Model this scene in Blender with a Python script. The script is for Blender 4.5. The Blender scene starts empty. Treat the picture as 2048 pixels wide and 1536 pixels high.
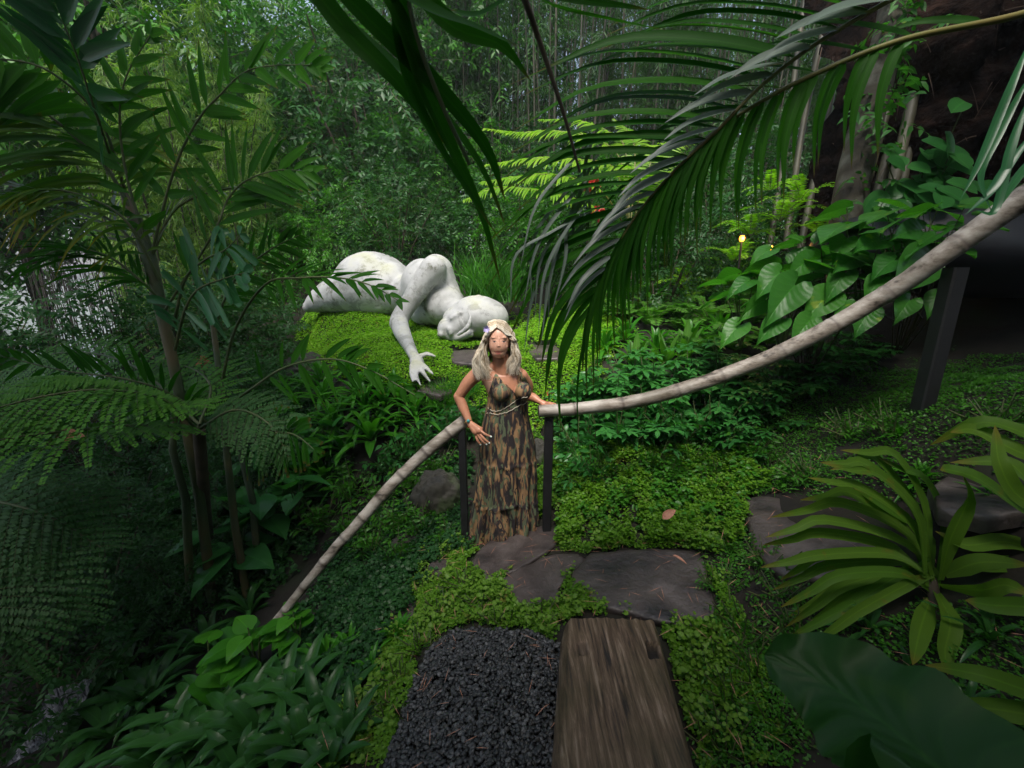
import bpy, math, random
import numpy as np
from mathutils import Vector, Matrix
from mathutils.bvhtree import BVHTree
R = math.radians
rng = np.random.default_rng(7); random.seed(7)
S = bpy.context.scene; COL = S.collection
# ---------------------------------------------------------------- camera, sky, sun, exposure
PITCH = R(14.0); CZ = 1.95; F = 860.0
cd = bpy.data.cameras.new('camera'); cam = bpy.data.objects.new('camera', cd); COL.objects.link(cam); S.camera = cam
cd.sensor_width = 36; cd.lens = 36 * F / 2048; cd.clip_start = .02; cd.clip_end = 2000
cam.location = (0, 0, CZ); cam.rotation_euler = (R(90) - PITCH, 0, 0)
cd.dof.use_dof = True; cd.dof.focus_distance = 3.3; cd.dof.aperture_fstop = cd.lens / 3.0
SUN_EL, SUN_AZ = R(64), R(190)
w = bpy.data.worlds.new('World'); S.world = w; w.use_nodes = True; nt = w.node_tree
bg = nt.nodes['Background']; sky = nt.nodes.new('ShaderNodeTexSky'); sky.sky_type = 'NISHITA'; sky.sun_disc = False
sky.sun_elevation = SUN_EL; sky.sun_rotation = SUN_AZ; sky.air_density = 1.2; sky.dust_density = 3
hs = nt.nodes.new('ShaderNodeHueSaturation'); hs.inputs['Saturation'].default_value = .75
nt.links.new(sky.outputs[0], hs.inputs['Color']); nt.links.new(hs.outputs[0], bg.inputs[0]); bg.inputs[1].default_value = .12
sl = bpy.data.lights.new('sun', 'SUN'); sl.energy = 3.2; sl.angle = R(22); sl.color = (1, .95, .87)
so = bpy.data.objects.new('sun', sl); COL.objects.link(so)
sd = Vector((math.sin(SUN_AZ) * math.cos(SUN_EL), math.cos(SUN_AZ) * math.cos(SUN_EL), math.sin(SUN_EL)))
so.rotation_euler = sd.to_track_quat('Z', 'Y').to_euler(); so.location = (0, 0, 20)
S.view_settings.view_transform = 'Standard'; S.view_settings.look = 'None'; S.view_settings.gamma = 1
S.view_settings.exposure = 1.05
cy = S.cycles; cy.max_bounces = 5; cy.diffuse_bounces = 3; cy.glossy_bounces = 2; cy.transmission_bounces = 3
cy.transparent_max_bounces = 6; cy.caustics_reflective = False; cy.caustics_refractive = False
cy.use_denoising = True; cy.sample_clamp_indirect = 4
# ---------------------------------------------------------------- pixel <-> world (photograph is 2048 x 1536)
sp, cp = math.sin(PITCH), math.cos(PITCH)
def ray(px, py):
    xv = (px - 1024) / F; yv = (768 - py) / F
    return np.array([xv, yv * sp + cp, yv * cp - sp])
def W(px, py, d): return np.array([0, 0, CZ]) + ray(px, py) * d
def WY(px, py, Y): r = ray(px, py); return np.array([0, 0, CZ]) + r * (Y / r[1])
def WZ(px, py, z): r = ray(px, py); return np.array([0, 0, CZ]) + r * ((z - CZ) / r[2])
def PX(P):
    P = np.atleast_2d(P); q = P - [0, 0, CZ]
    d = q[:, 1] * cp - q[:, 2] * sp; v = q[:, 1] * sp + q[:, 2] * cp
    d = np.where(np.abs(d) < 1e-6, 1e-6, d)
    return 1024 + F * q[:, 0] / d, 768 - F * v / d, d
def zm(x0, y0, s, pts): return [(x0 + a / s, y0 + b / s) for a, b in pts]
def inpoly(px, py, poly):
    px = np.asarray(px); py = np.asarray(py); c = np.zeros(px.shape, bool); n = len(poly); j = n - 1
    for i in range(n):
        xi, yi = poly[i]; xj, yj = poly[j]
        if yi != yj:
            c ^= ((yi > py) != (yj > py)) & (px < (xj - xi) * (py - yi) / (yj - yi) + xi)
        j = i
    return c
def unit(v): v = np.asarray(v, float); return v / np.maximum(np.linalg.norm(v, axis=-1, keepdims=True), 1e-9)
# ---------------------------------------------------------------- value noise
_T = np.random.default_rng(3).random((256, 256))
def vn(x, y):
    x = np.asarray(x, float); y = np.asarray(y, float); xi = np.floor(x).astype(int); yi = np.floor(y).astype(int)
    fx = x - xi; fy = y - yi; fx = fx * fx * (3 - 2 * fx); fy = fy * fy * (3 - 2 * fy)
    g = lambda a, b: _T[a % 256, b % 256]
    return (g(xi, yi) * (1 - fx) + g(xi + 1, yi) * fx) * (1 - fy) + (g(xi, yi + 1) * (1 - fx) + g(xi + 1, yi + 1) * fx) * fy
def fbm(x, y, o=4):
    s = 0; a = .5; x = np.asarray(x, float); y = np.asarray(y, float)
    for k in range(o): s = s + a * vn(x, y); x = x * 2.03 + 17; y = y * 2.03 + 31; a *= .5
    return s / (1 - .5 ** o)
# ---------------------------------------------------------------- mesh builder
class MB:
    def __init__(s): s.v = []; s.c = []; s.f = []; s.n = 0
    def add(s, v, f, c=None, mi=0):
        v = np.asarray(v, float).reshape(-1, 3)
        if c is None: c = np.full((len(v), 3), .5)
        c = np.asarray(c, float)
        if c.ndim == 1: c = np.tile(c, (len(v), 1))
        s.v.append(v); s.c.append(c); f = np.asarray(f, int); s.f.append((f + s.n, mi)); s.n += len(v)
    def mesh(s, name, mats, smooth=True):
        me = bpy.data.meshes.new(name); V = np.concatenate(s.v); C = np.concatenate(s.c)
        me.vertices.add(len(V)); me.vertices.foreach_set('co', V.ravel())
        idx = np.concatenate([f.ravel() for f, _ in s.f]); ln = np.concatenate([np.full(len(f), f.shape[1]) for f, _ in s.f])
        mi = np.concatenate([np.full(len(f), m) for f, m in s.f])
        me.loops.add(len(idx)); me.loops.foreach_set('vertex_index', idx.astype(np.int32))
        me.polygons.add(len(ln)); st = np.concatenate([[0], np.cumsum(ln)[:-1]])
        me.polygons.foreach_set('loop_start', st.astype(np.int32))
        try: me.polygons.foreach_set('loop_total', ln.astype(np.int32))
        except Exception: pass
        me.polygons.foreach_set('material_index', mi.astype(np.int32))
        me.polygons.foreach_set('use_smooth', np.full(len(ln), smooth))
        a = me.attributes.new('tint', 'FLOAT_COLOR', 'POINT')
        a.data.foreach_set('color', np.hstack([C, np.ones((len(C), 1))]).astype(np.float32).ravel())
        me.update(calc_edges=True)
        for m in (mats if isinstance(mats, (list, tuple)) else [mats]): me.materials.append(m)
        return me
def link(me, name, parent=None):
    o = bpy.data.objects.new(name, me); COL.objects.link(o)
    if parent is not None: o.parent = parent
    return o
def tag(o, label=None, cat=None, group=None, kind=None):
    if label: o['label'] = label
    if cat: o['category'] = cat
    if group: o['group'] = group
    if kind: o['kind'] = kind
    return o
def root(name, loc, label, cat, group=None, rz=0, sc=1):
    o = bpy.data.objects.new(name, None); COL.objects.link(o); o.location = loc; o.rotation_euler = (0, 0, rz)
    o.scale = (sc,) * 3; o.empty_display_size = .1
    return tag(o, label, cat, group)
def under(rt, me, name):
    """part whose mesh was built in world coordinates, parented to an unrotated root"""
    o = link(me, name, rt); l = rt.location
    me.transform(Matrix.Translation((-l[0], -l[1], -l[2]))); return o
def cr(pts, n):
    P = np.asarray(pts, float); m = len(P)
    if m == 2: t = np.linspace(0, 1, n)[:, None]; return P[0] * (1 - t) + P[1] * t
    Q = np.vstack([2 * P[0] - P[1], P, 2 * P[-1] - P[-2]]); u = np.linspace(0, m - 1, n); i = np.minimum(u.astype(int), m - 2); f = (u - i)[:, None]
    a, b, c, d = Q[i], Q[i + 1], Q[i + 2], Q[i + 3]
    return .5 * (2 * b + (c - a) * f + (2 * a - 5 * b + 4 * c - d) * f * f + (3 * b - a - 3 * c + d) * f ** 3)
def tube(mb, pts, rad, seg=8, mi=0, tint=(.5, .5, .5), cap=True, squash=None):
    P = np.asarray(pts, float); n = len(P); rad = np.broadcast_to(np.asarray(rad, float), (n,))
    T = unit(np.gradient(P, axis=0)); up = np.array([0, 0, 1.]) if abs(T[0][2]) < .9 else np.array([0, 1., 0])
    Nn = []; s = unit(np.cross(T[0], up))
    for k in range(n): s = unit(s - T[k] * np.dot(s, T[k])); Nn.append(s)
    Nn = np.array(Nn); B = np.cross(T, Nn); a = np.linspace(0, 2 * math.pi, seg, endpoint=False)
    V = P[:, None] + rad[:, None, None] * (Nn[:, None] * np.cos(a)[None, :, None] + B[:, None] * np.sin(a)[None, :, None])
    c = np.zeros((n, seg, 3)); c[..., 0] = tint[0]; c[..., 1] = np.linspace(0, 1, n)[:, None]; c[..., 2] = tint[2]
    i = np.arange(n - 1)[:, None] * seg; j = np.arange(seg)[None]; jn = (j + 1) % seg
    f = np.stack([i + j, i + jn, i + seg + jn, i + seg + j], -1).reshape(-1, 4)
    mb.add(V.reshape(-1, 3), f, c.reshape(-1, 3), mi)
    if cap:
        for e, r in ((0, P[0] - T[0] * rad[0] * .15), (n - 1, P[-1] + T[-1] * rad[-1] * .15)):
            V2 = np.vstack([V[e], r[None]]); ff = np.array([[k, (k + 1) % seg, seg] for k in range(seg)])
            if e == 0: ff = ff[:, ::-1]
            mb.add(V2, ff, np.tile(c[e, 0], (seg + 1, 1)), mi)
PROF = {
 'strap': lambda t: np.minimum(1, .35 + t * 2.2) * (1 - np.clip((t - .35) / .65, 0, 1) ** 2.2) ** .8 + .01,
 'palm': lambda t: np.sin(np.pi * np.clip(t, 0, 1) ** .55) ** .75 * .98 + .03,
 'lance': lambda t: np.sin(np.pi * t ** .8) ** 1.0 + .02,
 'ovate': lambda t: np.sin(np.pi * t ** .72) ** .8 + .02,
 'obov': lambda t: np.sin(np.pi * t ** 1.5) ** .8 + .02,
 'grass': lambda t: (1 - t) ** .6 + .02,
 'blunt': lambda t: np.minimum(1, .25 + t * 1.4) * np.where(t > .93, .75, 1) + .01,
 'round': lambda t: np.sqrt(np.clip(1 - (2 * t - 1) ** 2, 0, 1)) + .02,
}
def blades(mb, P, D, N, L, Wd, droop=.2, prof='lance', K=4, fold=.15, mi=0, tint=None, wave=0, curl=0):
    P = np.atleast_2d(P).astype(float); m = len(P)
    if m == 0: return
    D = unit(np.broadcast_to(np.asarray(D, float), (m, 3))); N = np.broadcast_to(np.asarray(N, float), (m, 3)).astype(float)
    L = np.broadcast_to(np.asarray(L, float), (m,)); Wd = np.broadcast_to(np.asarray(Wd, float), (m,)); dr = np.broadcast_to(np.asarray(droop, float), (m,))
    t = np.linspace(0, 1, K + 1)
    g = np.array([0, 0, -1.])
    C = P[:, None] + D[:, None] * (L[:, None] * t)[..., None] + g * (dr * L)[:, None, None] * (t ** 2)[None, :, None]
    if wave:
        C = C + N[:, None] * (np.sin(t[None] * 9 + rng.random(m)[:, None] * 6) * wave * L[:, None] * t[None])[..., None]
    T = unit(D[:, None] + g * 2 * dr[:, None, None] * t[None, :, None])
    Sd = unit(np.cross(T, N[:, None] + 1e-4)); Nn = np.cross(Sd, T)
    wd = Wd[:, None] * PROF[prof](t)[None] * .5
    Lf = C - Sd * wd[..., None] + Nn * (wd * fold * 2)[..., None]; Rt = C + Sd * wd[..., None] + Nn * (wd * fold * 2)[..., None]
    V = np.stack([Lf, C, Rt], 2)                       # m,K+1,3,3
    if tint is None: tint = rng.random(m)
    tint = np.broadcast_to(tint, (m,))
    c = np.zeros(V.shape[:3] + (3,)); c[..., 0] = tint[:, None, None]; c[..., 1] = t[None, :, None]; c[..., 0, 2] = 1; c[..., 2, 2] = 1
    b = np.arange(m)[:, None, None] * (K + 1) * 3 + np.arange(K)[None, :, None] * 3 + np.arange(2)[None, None]
    f = np.stack([b, b + 1, b + 4, b + 3], -1).reshape(-1, 4)
    mb.add(V.reshape(-1, 3), f, c.reshape(-1, 3), mi)
def rdir(m, up=0.): v = rng.normal(size=(m, 3)); v = unit(v); v[:, 2] += up; return unit(v)
def sprays(mb, P0, DIR, Ls, k, lL, lW, prof='ovate', droop=.25, K=2, mi=0, stem=1, sdroop=.25, sw=.006, ang=.9):
    m = len(P0); DIR = unit(DIR); Ls = np.broadcast_to(Ls, (m,))
    t = (np.arange(k) + .6) / k; g = np.array([0, 0, -1.])
    pos = P0[:, None] + DIR[:, None] * (Ls[:, None] * t)[..., None] + g * (Ls * sdroop)[:, None, None] * (t ** 2)[None, :, None]
    T = unit(DIR[:, None] + g * 2 * sdroop * t[None, :, None]); up = np.array([0, 0, 1.]) + rng.normal(size=(m, 1, 3)) * .35
    Sd = unit(np.cross(T, up)); sgn = np.where(np.arange(k) % 2, 1, -1)[None, :, None]
    D = T * .6 + Sd * sgn * ang + rng.normal(size=(m, k, 3)) * .22; N = np.cross(Sd, T) + rng.normal(size=(m, k, 3)) * .3
    N = np.where(N[..., 2:3] < 0, -N, N)
    tn = np.clip(rng.random(m)[:, None] * .7 + rng.random((m, k)) * .3, 0, 1).reshape(-1)
    sz = (.75 + .5 * rng.random((m, k))).reshape(-1)
    blades(mb, pos.reshape(-1, 3), D.reshape(-1, 3), N.reshape(-1, 3), lL * sz, lW * sz, droop, prof, K, .12, mi, tn)
    if stem: blades(mb, P0, DIR, Sd[:, 0] * .3 + [0, .9, .4], Ls, sw, sdroop, 'grass', 3, 0, stem, np.full(m, .3))
# ---------------------------------------------------------------- materials
def nd(nt, t, **k):
    n = nt.nodes.new(t)
    for a, b in k.items():
        if a in n.inputs: n.inputs[a].default_value = b
        else: setattr(n, a, b)
    return n
def mat(name):
    m = bpy.data.materials.new(name); m.use_nodes = True; return m, m.node_tree, m.node_tree.nodes['Principled BSDF']
def leafmat(name, c1, c2, rough=.42, trans=.28, tip=None, rib=.35, spec=.22, sick=None, tcol=None, veins=0):
    m, t, p = mat(name); L = t.links.new
    at = nd(t, 'ShaderNodeAttribute', attribute_name='tint'); sx = nd(t, 'ShaderNodeSeparateColor'); L(at.outputs['Color'], sx.inputs[0])
    oi = nd(t, 'ShaderNodeObjectInfo'); ad = nd(t, 'ShaderNodeMath', operation='MULTIPLY_ADD'); L(oi.outputs['Random'], ad.inputs[0]); ad.inputs[1].default_value = .5
    L(sx.outputs[0], ad.inputs[2]); a2 = nd(t, 'ShaderNodeMath', operation='MULTIPLY'); L(ad.outputs[0], a2.inputs[0]); a2.inputs[1].default_value = .68
    mx = nd(t, 'ShaderNodeMix', data_type='RGBA'); L(a2.outputs[0], mx.inputs['Factor']); mx.inputs['A'].default_value = (*c1, 1); mx.inputs['B'].default_value = (*c2, 1)
    out = mx.outputs['Result']
    tc = nd(t, 'ShaderNodeTexCoord'); nz = nd(t, 'ShaderNodeTexNoise', Scale=9., Detail=3.); L(tc.outputs['Object'], nz.inputs['Vector'])
    if sick:
        r = nd(t, 'ShaderNodeValToRGB'); r.color_ramp.elements[0].position = sick[1]; r.color_ramp.elements[1].position = sick[1] + .07; L(nz.outputs[0], r.inputs[0])
        m3 = nd(t, 'ShaderNodeMix', data_type='RGBA'); L(r.outputs[0], m3.inputs['Factor']); L(out, m3.inputs['A']); m3.inputs['B'].default_value = (*sick[0], 1); out = m3.outputs['Result']
    if tip:
        r = nd(t, 'ShaderNodeValToRGB'); r.color_ramp.elements[0].position = tip[1]; r.color_ramp.elements[1].position = 1.; L(sx.outputs[1], r.inputs[0])
        m3 = nd(t, 'ShaderNodeMix', data_type='RGBA'); L(r.outputs[0], m3.inputs['Factor']); L(out, m3.inputs['A']); m3.inputs['B'].default_value = (*tip[0], 1); out = m3.outputs['Result']
    r = nd(t, 'ShaderNodeValToRGB'); r.color_ramp.elements[0].color = (1 + rib, 1 + rib, 1 + rib * .5, 1); r.color_ramp.elements[1].color = (1, 1, 1, 1); r.color_ramp.elements[1].position = .14
    L(sx.outputs[2], r.inputs[0]); m4 = nd(t, 'ShaderNodeMix', data_type='RGBA', blend_type='MULTIPLY'); m4.inputs['Factor'].default_value = 1; L(out, m4.inputs['A']); L(r.outputs[0], m4.inputs['B']); out = m4.outputs['Result']
    if veins:
        v1 = nd(t, 'ShaderNodeMath', operation='MULTIPLY_ADD'); L(sx.outputs[2], v1.inputs[0]); v1.inputs[1].default_value = -.16; L(sx.outputs[1], v1.inputs[2])
        v2 = nd(t, 'ShaderNodeMath', operation='MULTIPLY'); L(v1.outputs[0], v2.inputs[0]); v2.inputs[1].default_value = veins; v3 = nd(t, 'ShaderNodeMath', operation='SINE'); L(v2.outputs[0], v3.inputs[0])
        r = nd(t, 'ShaderNodeValToRGB'); r.color_ramp.elements[0].position = .86; r.color_ramp.elements[0].color = (1, 1, 1, 1); r.color_ramp.elements[1].color = (1.14, 1.12, 1.05, 1); L(v3.outputs[0], r.inputs[0])
        m5 = nd(t, 'ShaderNodeMix', data_type='RGBA', blend_type='MULTIPLY'); m5.inputs['Factor'].default_value = 1; L(out, m5.inputs['A']); L(r.outputs[0], m5.inputs['B']); out = m5.outputs['Result']
        bb = nd(t, 'ShaderNodeBump', Strength=.2, Distance=.003); L(v3.outputs[0], bb.inputs['Height']); L(bb.outputs[0], p.inputs['Normal'])
    L(out, p.inputs['Base Color']); p.inputs['Roughness'].default_value = rough; p.inputs['Specular IOR Level'].default_value = spec
    tr = nd(t, 'ShaderNodeBsdfTranslucent'); hv = nd(t, 'ShaderNodeMix', data_type='RGBA', blend_type='MULTIPLY'); hv.inputs['Factor'].default_value = 1
    L(out, hv.inputs['A']); hv.inputs['B'].default_value = tcol or (1.5, 1.9, .6, 1); L(hv.outputs['Result'], tr.inputs[0])
    ms = nd(t, 'ShaderNodeMixShader'); ms.inputs[0].default_value = trans; L(p.outputs[0], ms.inputs[1]); L(tr.outputs[0], ms.inputs[2])
    L(ms.outputs[0], t.nodes['Material Output'].inputs[0]); return m
def noisemat(name, cols, scale=5., rough=.8, bump=.3, stretch=(1, 1, 1), detail=6., bscale=None, coord='Object', dist=0., pos=None, bdist=.02):
    m, t, p = mat(name); L = t.links.new
    tc = nd(t, 'ShaderNodeTexCoord'); mp = nd(t, 'ShaderNodeMapping'); mp.inputs['Scale'].default_value = stretch; L(tc.outputs[coord], mp.inputs[0])
    nz = nd(t, 'ShaderNodeTexNoise', Scale=scale, Detail=detail, Distortion=dist); L(mp.outputs[0], nz.inputs['Vector'])
    r = nd(t, 'ShaderNodeValToRGB'); cr_ = r.color_ramp; n = len(cols)
    while len(cr_.elements) < n: cr_.elements.new(.5)
    for i, c in enumerate(cols): cr_.elements[i].position = pos[i] if pos else .3 + .4 * i / (n - 1)
    for i, c in enumerate(cols): cr_.elements[i].color = (*c, 1)
    L(nz.outputs[0], r.inputs[0]); L(r.outputs[0], p.inputs['Base Color']); p.inputs['Roughness'].default_value = rough
    n2 = nd(t, 'ShaderNodeTexNoise', Scale=bscale or scale * 3, Detail=5.); L(mp.outputs[0], n2.inputs['Vector'])
    b = nd(t, 'ShaderNodeBump', Strength=bump, Distance=bdist); L(n2.outputs[0], b.inputs['Height']); L(b.outputs[0], p.inputs['Normal'])
    return m
G = {}
G['palm'] = leafmat('palm_leaf', (.018, .085, .008), (.045, .16, .011), .42, .42, spec=.14, tip=((.12, .08, .02), .86), sick=((.10, .11, .015), .68))
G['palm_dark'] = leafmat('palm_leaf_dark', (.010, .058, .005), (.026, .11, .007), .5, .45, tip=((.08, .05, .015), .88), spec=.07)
G['palm_teal'] = leafmat('palm_leaf_teal', (.02, .09, .04), (.035, .13, .045), .28, .2)
G['palm_yel'] = leafmat('palm_leaf_yellowing', (.03, .10, .012), (.10, .17, .012), .35, .35, tip=((.22, .17, .01), .6))
G['silver'] = leafmat('palm_leaf_silver', (.09, .13, .11), (.16, .19, .17), .35, .15)
G['lime'] = leafmat('lime_fern_leaf', (.10, .24, .015), (.20, .34, .02), .45, .4)
G['fern'] = leafmat('fern_leaf', (.035, .13, .014), (.075, .20, .022), .5, .35)
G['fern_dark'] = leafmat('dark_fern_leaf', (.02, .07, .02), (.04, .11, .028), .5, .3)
G['strap'] = leafmat('strap_leaf', (.025, .13, .010), (.065, .23, .018), .3, .35)
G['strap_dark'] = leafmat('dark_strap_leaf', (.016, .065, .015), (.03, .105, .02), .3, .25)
G['olive'] = leafmat('olive_strap_leaf', (.045, .12, .012), (.10, .18, .02), .5, .4, spec=.1, tip=((.15, .12, .02), .82), sick=((.11, .13, .015), .64))
G['shrub'] = leafmat('shrub_leaf', (.018, .09, .010), (.06, .20, .016), .4, .3)
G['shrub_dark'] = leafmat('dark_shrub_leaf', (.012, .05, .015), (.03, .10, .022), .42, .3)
G['shrub_teal'] = leafmat('glossy_shrub_leaf', (.02, .10, .024), (.045, .18, .036), .3, .3)
G['bamb'] = leafmat('bamboo_leaf', (.065, .14, .03), (.14, .22, .05), .5, .45)
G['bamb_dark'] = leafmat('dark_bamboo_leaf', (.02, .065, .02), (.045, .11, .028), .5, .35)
G['heart'] = leafmat('heart_leaf', (.025, .12, .018), (.05, .18, .02), .35, .35, sick=((.15, .24, .02), .66), veins=42)
G['big'] = leafmat('broad_leaf', (.010, .05, .010), (.018, .07, .012), .4, .3, sick=((.02, .07, .010), .58), veins=60)
G['moss'] = leafmat('moss_leaf', (.09, .24, .010), (.19, .37, .018), .6, .38, sick=((.15, .18, .02), .62))
G['creeper'] = leafmat('creeper_leaf', (.045, .14, .010), (.12, .25, .018), .45, .35, sick=((.10, .12, .02), .64))
G['grass'] = leafmat('grass_blade', (.03, .14, .02), (.07, .22, .02), .4, .35)
G['stem'] = noisemat('green_stem', [(.03, .06, .015), (.08, .09, .03)], 8, .6, .1)
G['stem_y'] = noisemat('yellow_stem', [(.10, .13, .02), (.17, .13, .03)], 6, .5, .1)
G['twig'] = noisemat('brown_twig', [(.03, .022, .012), (.07, .05, .03)], 8, .8, .2)
G['trunk_g'] = noisemat('palm_trunk', [(.015, .035, .012), (.04, .06, .02), (.12, .07, .03)], 3, .6, .2, (1, 1, .5))
G['culm'] = noisemat('bamboo_culm', [(.015, .017, .008), (.04, .038, .02), (.075, .07, .04)], 3, .6, .2, (2, 2, .5))
G['coin'] = leafmat('coin_leaf', (.075, .17, .015), (.15, .27, .035), .45, .35, sick=((.2, .19, .04), .66))
G['darkstem'] = noisemat('dark_stem', [(.006, .005, .004), (.018, .014, .010)], 8, .8, .2)
G['root'] = noisemat('dry_root', [(.02, .012, .008), (.09, .055, .035)], 8, .8, .2)
G['soil'] = noisemat('dark_soil', [(.004, .003, .002), (.010, .007, .004), (.008, .016, .004)], 2.5, .95, .6)
G['stone'] = noisemat('slab_stone', [(.016, .013, .013), (.045, .035, .034), (.065, .052, .05), (.10, .082, .08)], 4.5, .45, .6, bscale=30, bdist=.012, detail=10, dist=.5)
G['rock'] = noisemat('mossy_rock', [(.010, .010, .009), (.028, .026, .02), (.025, .05, .008)], 4, .85, .8, bscale=9)
G['black'] = noisemat('black_metal', [(.005, .005, .006), (.010, .010, .012)], 6, .6, .1)
G['darkrock'] = noisemat('dark_smooth_stone', [(.010, .010, .013), (.022, .022, .03)], 2, .55, .15)
G['flower_r'] = noisemat('red_petal', [(.45, .03, .03), (.6, .07, .05)], 6, .5, .1)
G['dead'] = noisemat('dead_leaf', [(.28, .12, .07), (.40, .2, .14)], 12, .7, .2)
def sproof(): pass
# ---------------------------------------------------------------- terrain
CP = []
for a in [(1000,1085,0),(1060,1165,.05),(940,1120,0),(1285,1175,.12),(1100,1280,.1),(950,1400,.1),(820,1530,.08),(1230,1500,.1),(1500,1450,.13),
          (1580,1060,.45),(1480,1200,.25),(1400,1030,.25),(1250,1000,.28),(1250,900,.52),(1200,760,.85),(1120,900,.3),(1400,850,.62),(1650,900,.75),
          (840,775,.73),(700,700,.98),(610,700,.72),(1030,720,.95),(700,850,.42),(860,900,.2),(900,1150,-.06),(820,1250,-.12),
          (700,1200,-.4),(600,1320,-.4),(450,1400,-.7),(200,1300,-1.1),(90,1480,-1.15),(300,1000,-.85),(100,900,-.6),(450,800,0.),(560,900,.0),(300,720,0),(600,1000,-.25),(740,1480,0.)]:
    CP.append(WZ(*a))
for a in [(1855,845,2.5),(2000,720,3.6),(1960,1000,2.1)]: CP.append(W(*a))
CP += [np.array(v, float) for v in [(-4.5,9.5,1.7),(0,9.2,1.9),(4,8,2.0),(8,9,2.6),(0,14,2.8),(6,14,3.2),(-8,12,.6),(-5,15,1.6),(3.4,4.6,1.3),(5.5,4.5,2.2),(4.2,1,1.5),(3,0,1.0),(2,.3,.55),
   (0,0,.3),(0,-2,.3),(-1,0,.05),(-2.6,.5,-.9),(-3.5,-2,-.9),(3,-3,1.1),(1,.3,.25),(-7,6,-.6),(-9,3,-1.2),(9,2,2.6),(-10,18,-.4),(1.9,1.5,.5),(2.1,1.9,.6)]]
CP += [WY(880, 652, 6.9), WY(783, 624, 7.25), WY(650, 618, 7.5), WY(950, 690, 6.0)]
CP = np.array(CP)
def _u(r2): return np.where(r2 < 1e-9, 0, r2 * np.log(np.maximum(r2, 1e-9)))
def _fit():
    n = len(CP); X = CP[:, :2]; A = _u(((X[:, None] - X[None]) ** 2).sum(-1)) + np.eye(n) * .004
    P = np.hstack([np.ones((n, 1)), X]); M = np.zeros((n + 3, n + 3)); M[:n, :n] = A; M[:n, n:] = P; M[n:, :n] = P.T
    return np.linalg.solve(M, np.concatenate([CP[:, 2], np.zeros(3)]))
_w = _fit()
def hgt(x, y):
    x = np.asarray(x, float); y = np.asarray(y, float); sh = x.shape; x = x.ravel(); y = y.ravel(); out = np.empty(len(x))
    for s in range(0, len(x), 20000):
        a = x[s:s + 20000]; b = y[s:s + 20000]
        d = (a[:, None] - CP[None, :, 0]) ** 2 + (b[:, None] - CP[None, :, 1]) ** 2
        out[s:s + 20000] = _u(d) @ _w[:len(CP)] + _w[-3] + _w[-2] * a + _w[-1] * b
    r = np.hypot(x, y - 4); k = np.clip((r - 9) / 8, 0, 1); k = k * k * (3 - 2 * k)
    far = np.clip(.16 * (x + 6), -1.2, 3) + 0 * y
    return (out * (1 - k) + far * k + (fbm(x * 1.3, y * 1.3) - .5) * .06).reshape(sh)
def hit(px, py):
    r = ray(px, py); d = np.concatenate([np.arange(.6, 12, .02), np.arange(12, 60, .2)])
    P = np.array([0, 0, CZ]) + r * d[:, None]; b = np.nonzero(P[:, 2] < hgt(P[:, 0], P[:, 1]))[0]
    return P[b[0]] if len(b) else P[-1]
u = np.linspace(-1, 1, 320); gx = np.sinh(u * 5.2) / np.sinh(5.2) * 160 * .9 + u * 6; gy = gx + 4
X, Y = np.meshgrid(gx, gy, indexing='ij'); Z = hgt(X, Y)
n = len(gx); b = (np.arange(n - 1)[:, None] * n + np.arange(n - 1)[None]).ravel()
mb = MB(); mb.add(np.stack([X, Y, Z], -1).reshape(-1, 3), np.stack([b, b + n, b + n + 1, b + 1], -1))
tag(link(mb.mesh('ground', G['soil']), 'ground'), 'dark soil and moss garden slope', kind='structure')
wm, t, p = mat('pond_water'); p.inputs['Base Color'].default_value = (.02, .03, .03, 1); p.inputs['Roughness'].default_value = .12
nz = nd(t, 'ShaderNodeTexNoise', Scale=3., Detail=3.); bp = nd(t, 'ShaderNodeBump', Strength=.25); t.links.new(nz.outputs[0], bp.inputs['Height']); t.links.new(bp.outputs[0], p.inputs['Normal'])
mb = MB(); mb.add([(-190, 8, -.35), (-7, 8, -.35), (-7, 150, -.35), (-190, 150, -.35)], [[0, 1, 2, 3]])
tag(link(mb.mesh('water', wm), 'water'), 'pale pond surface beyond the palms', kind='structure')
# ---------------------------------------------------------------- sculpting by voxel union
def ell(mb, c, r, M=None, nu=20, nv=14):
    u = np.linspace(0, 2 * math.pi, nu, endpoint=False); v = np.linspace(0, math.pi, nv + 1)[1:-1]
    V = [[0, 0, 1.]] + [[math.sin(b) * math.cos(a), math.sin(b) * math.sin(a), math.cos(b)] for b in v for a in u] + [[0, 0, -1.]]
    V = np.array(V) * r
    if M is not None: V = V @ np.asarray(M).T
    V = V + c; q = []; tr = []
    k = nv - 1
    for i in range(nu):
        tr.append([0, 1 + i, 1 + (i + 1) % nu]); tr.append([len(V) - 1, 1 + (k - 1) * nu + (i + 1) % nu, 1 + (k - 1) * nu + i])
        for j in range(k - 1): q.append([1 + j * nu + i, 1 + (j + 1) * nu + i, 1 + (j + 1) * nu + (i + 1) % nu, 1 + j * nu + (i + 1) % nu])
    n0 = mb.n; mb.add(V, q); mb.f.append((np.array(tr) + n0, 0))
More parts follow.
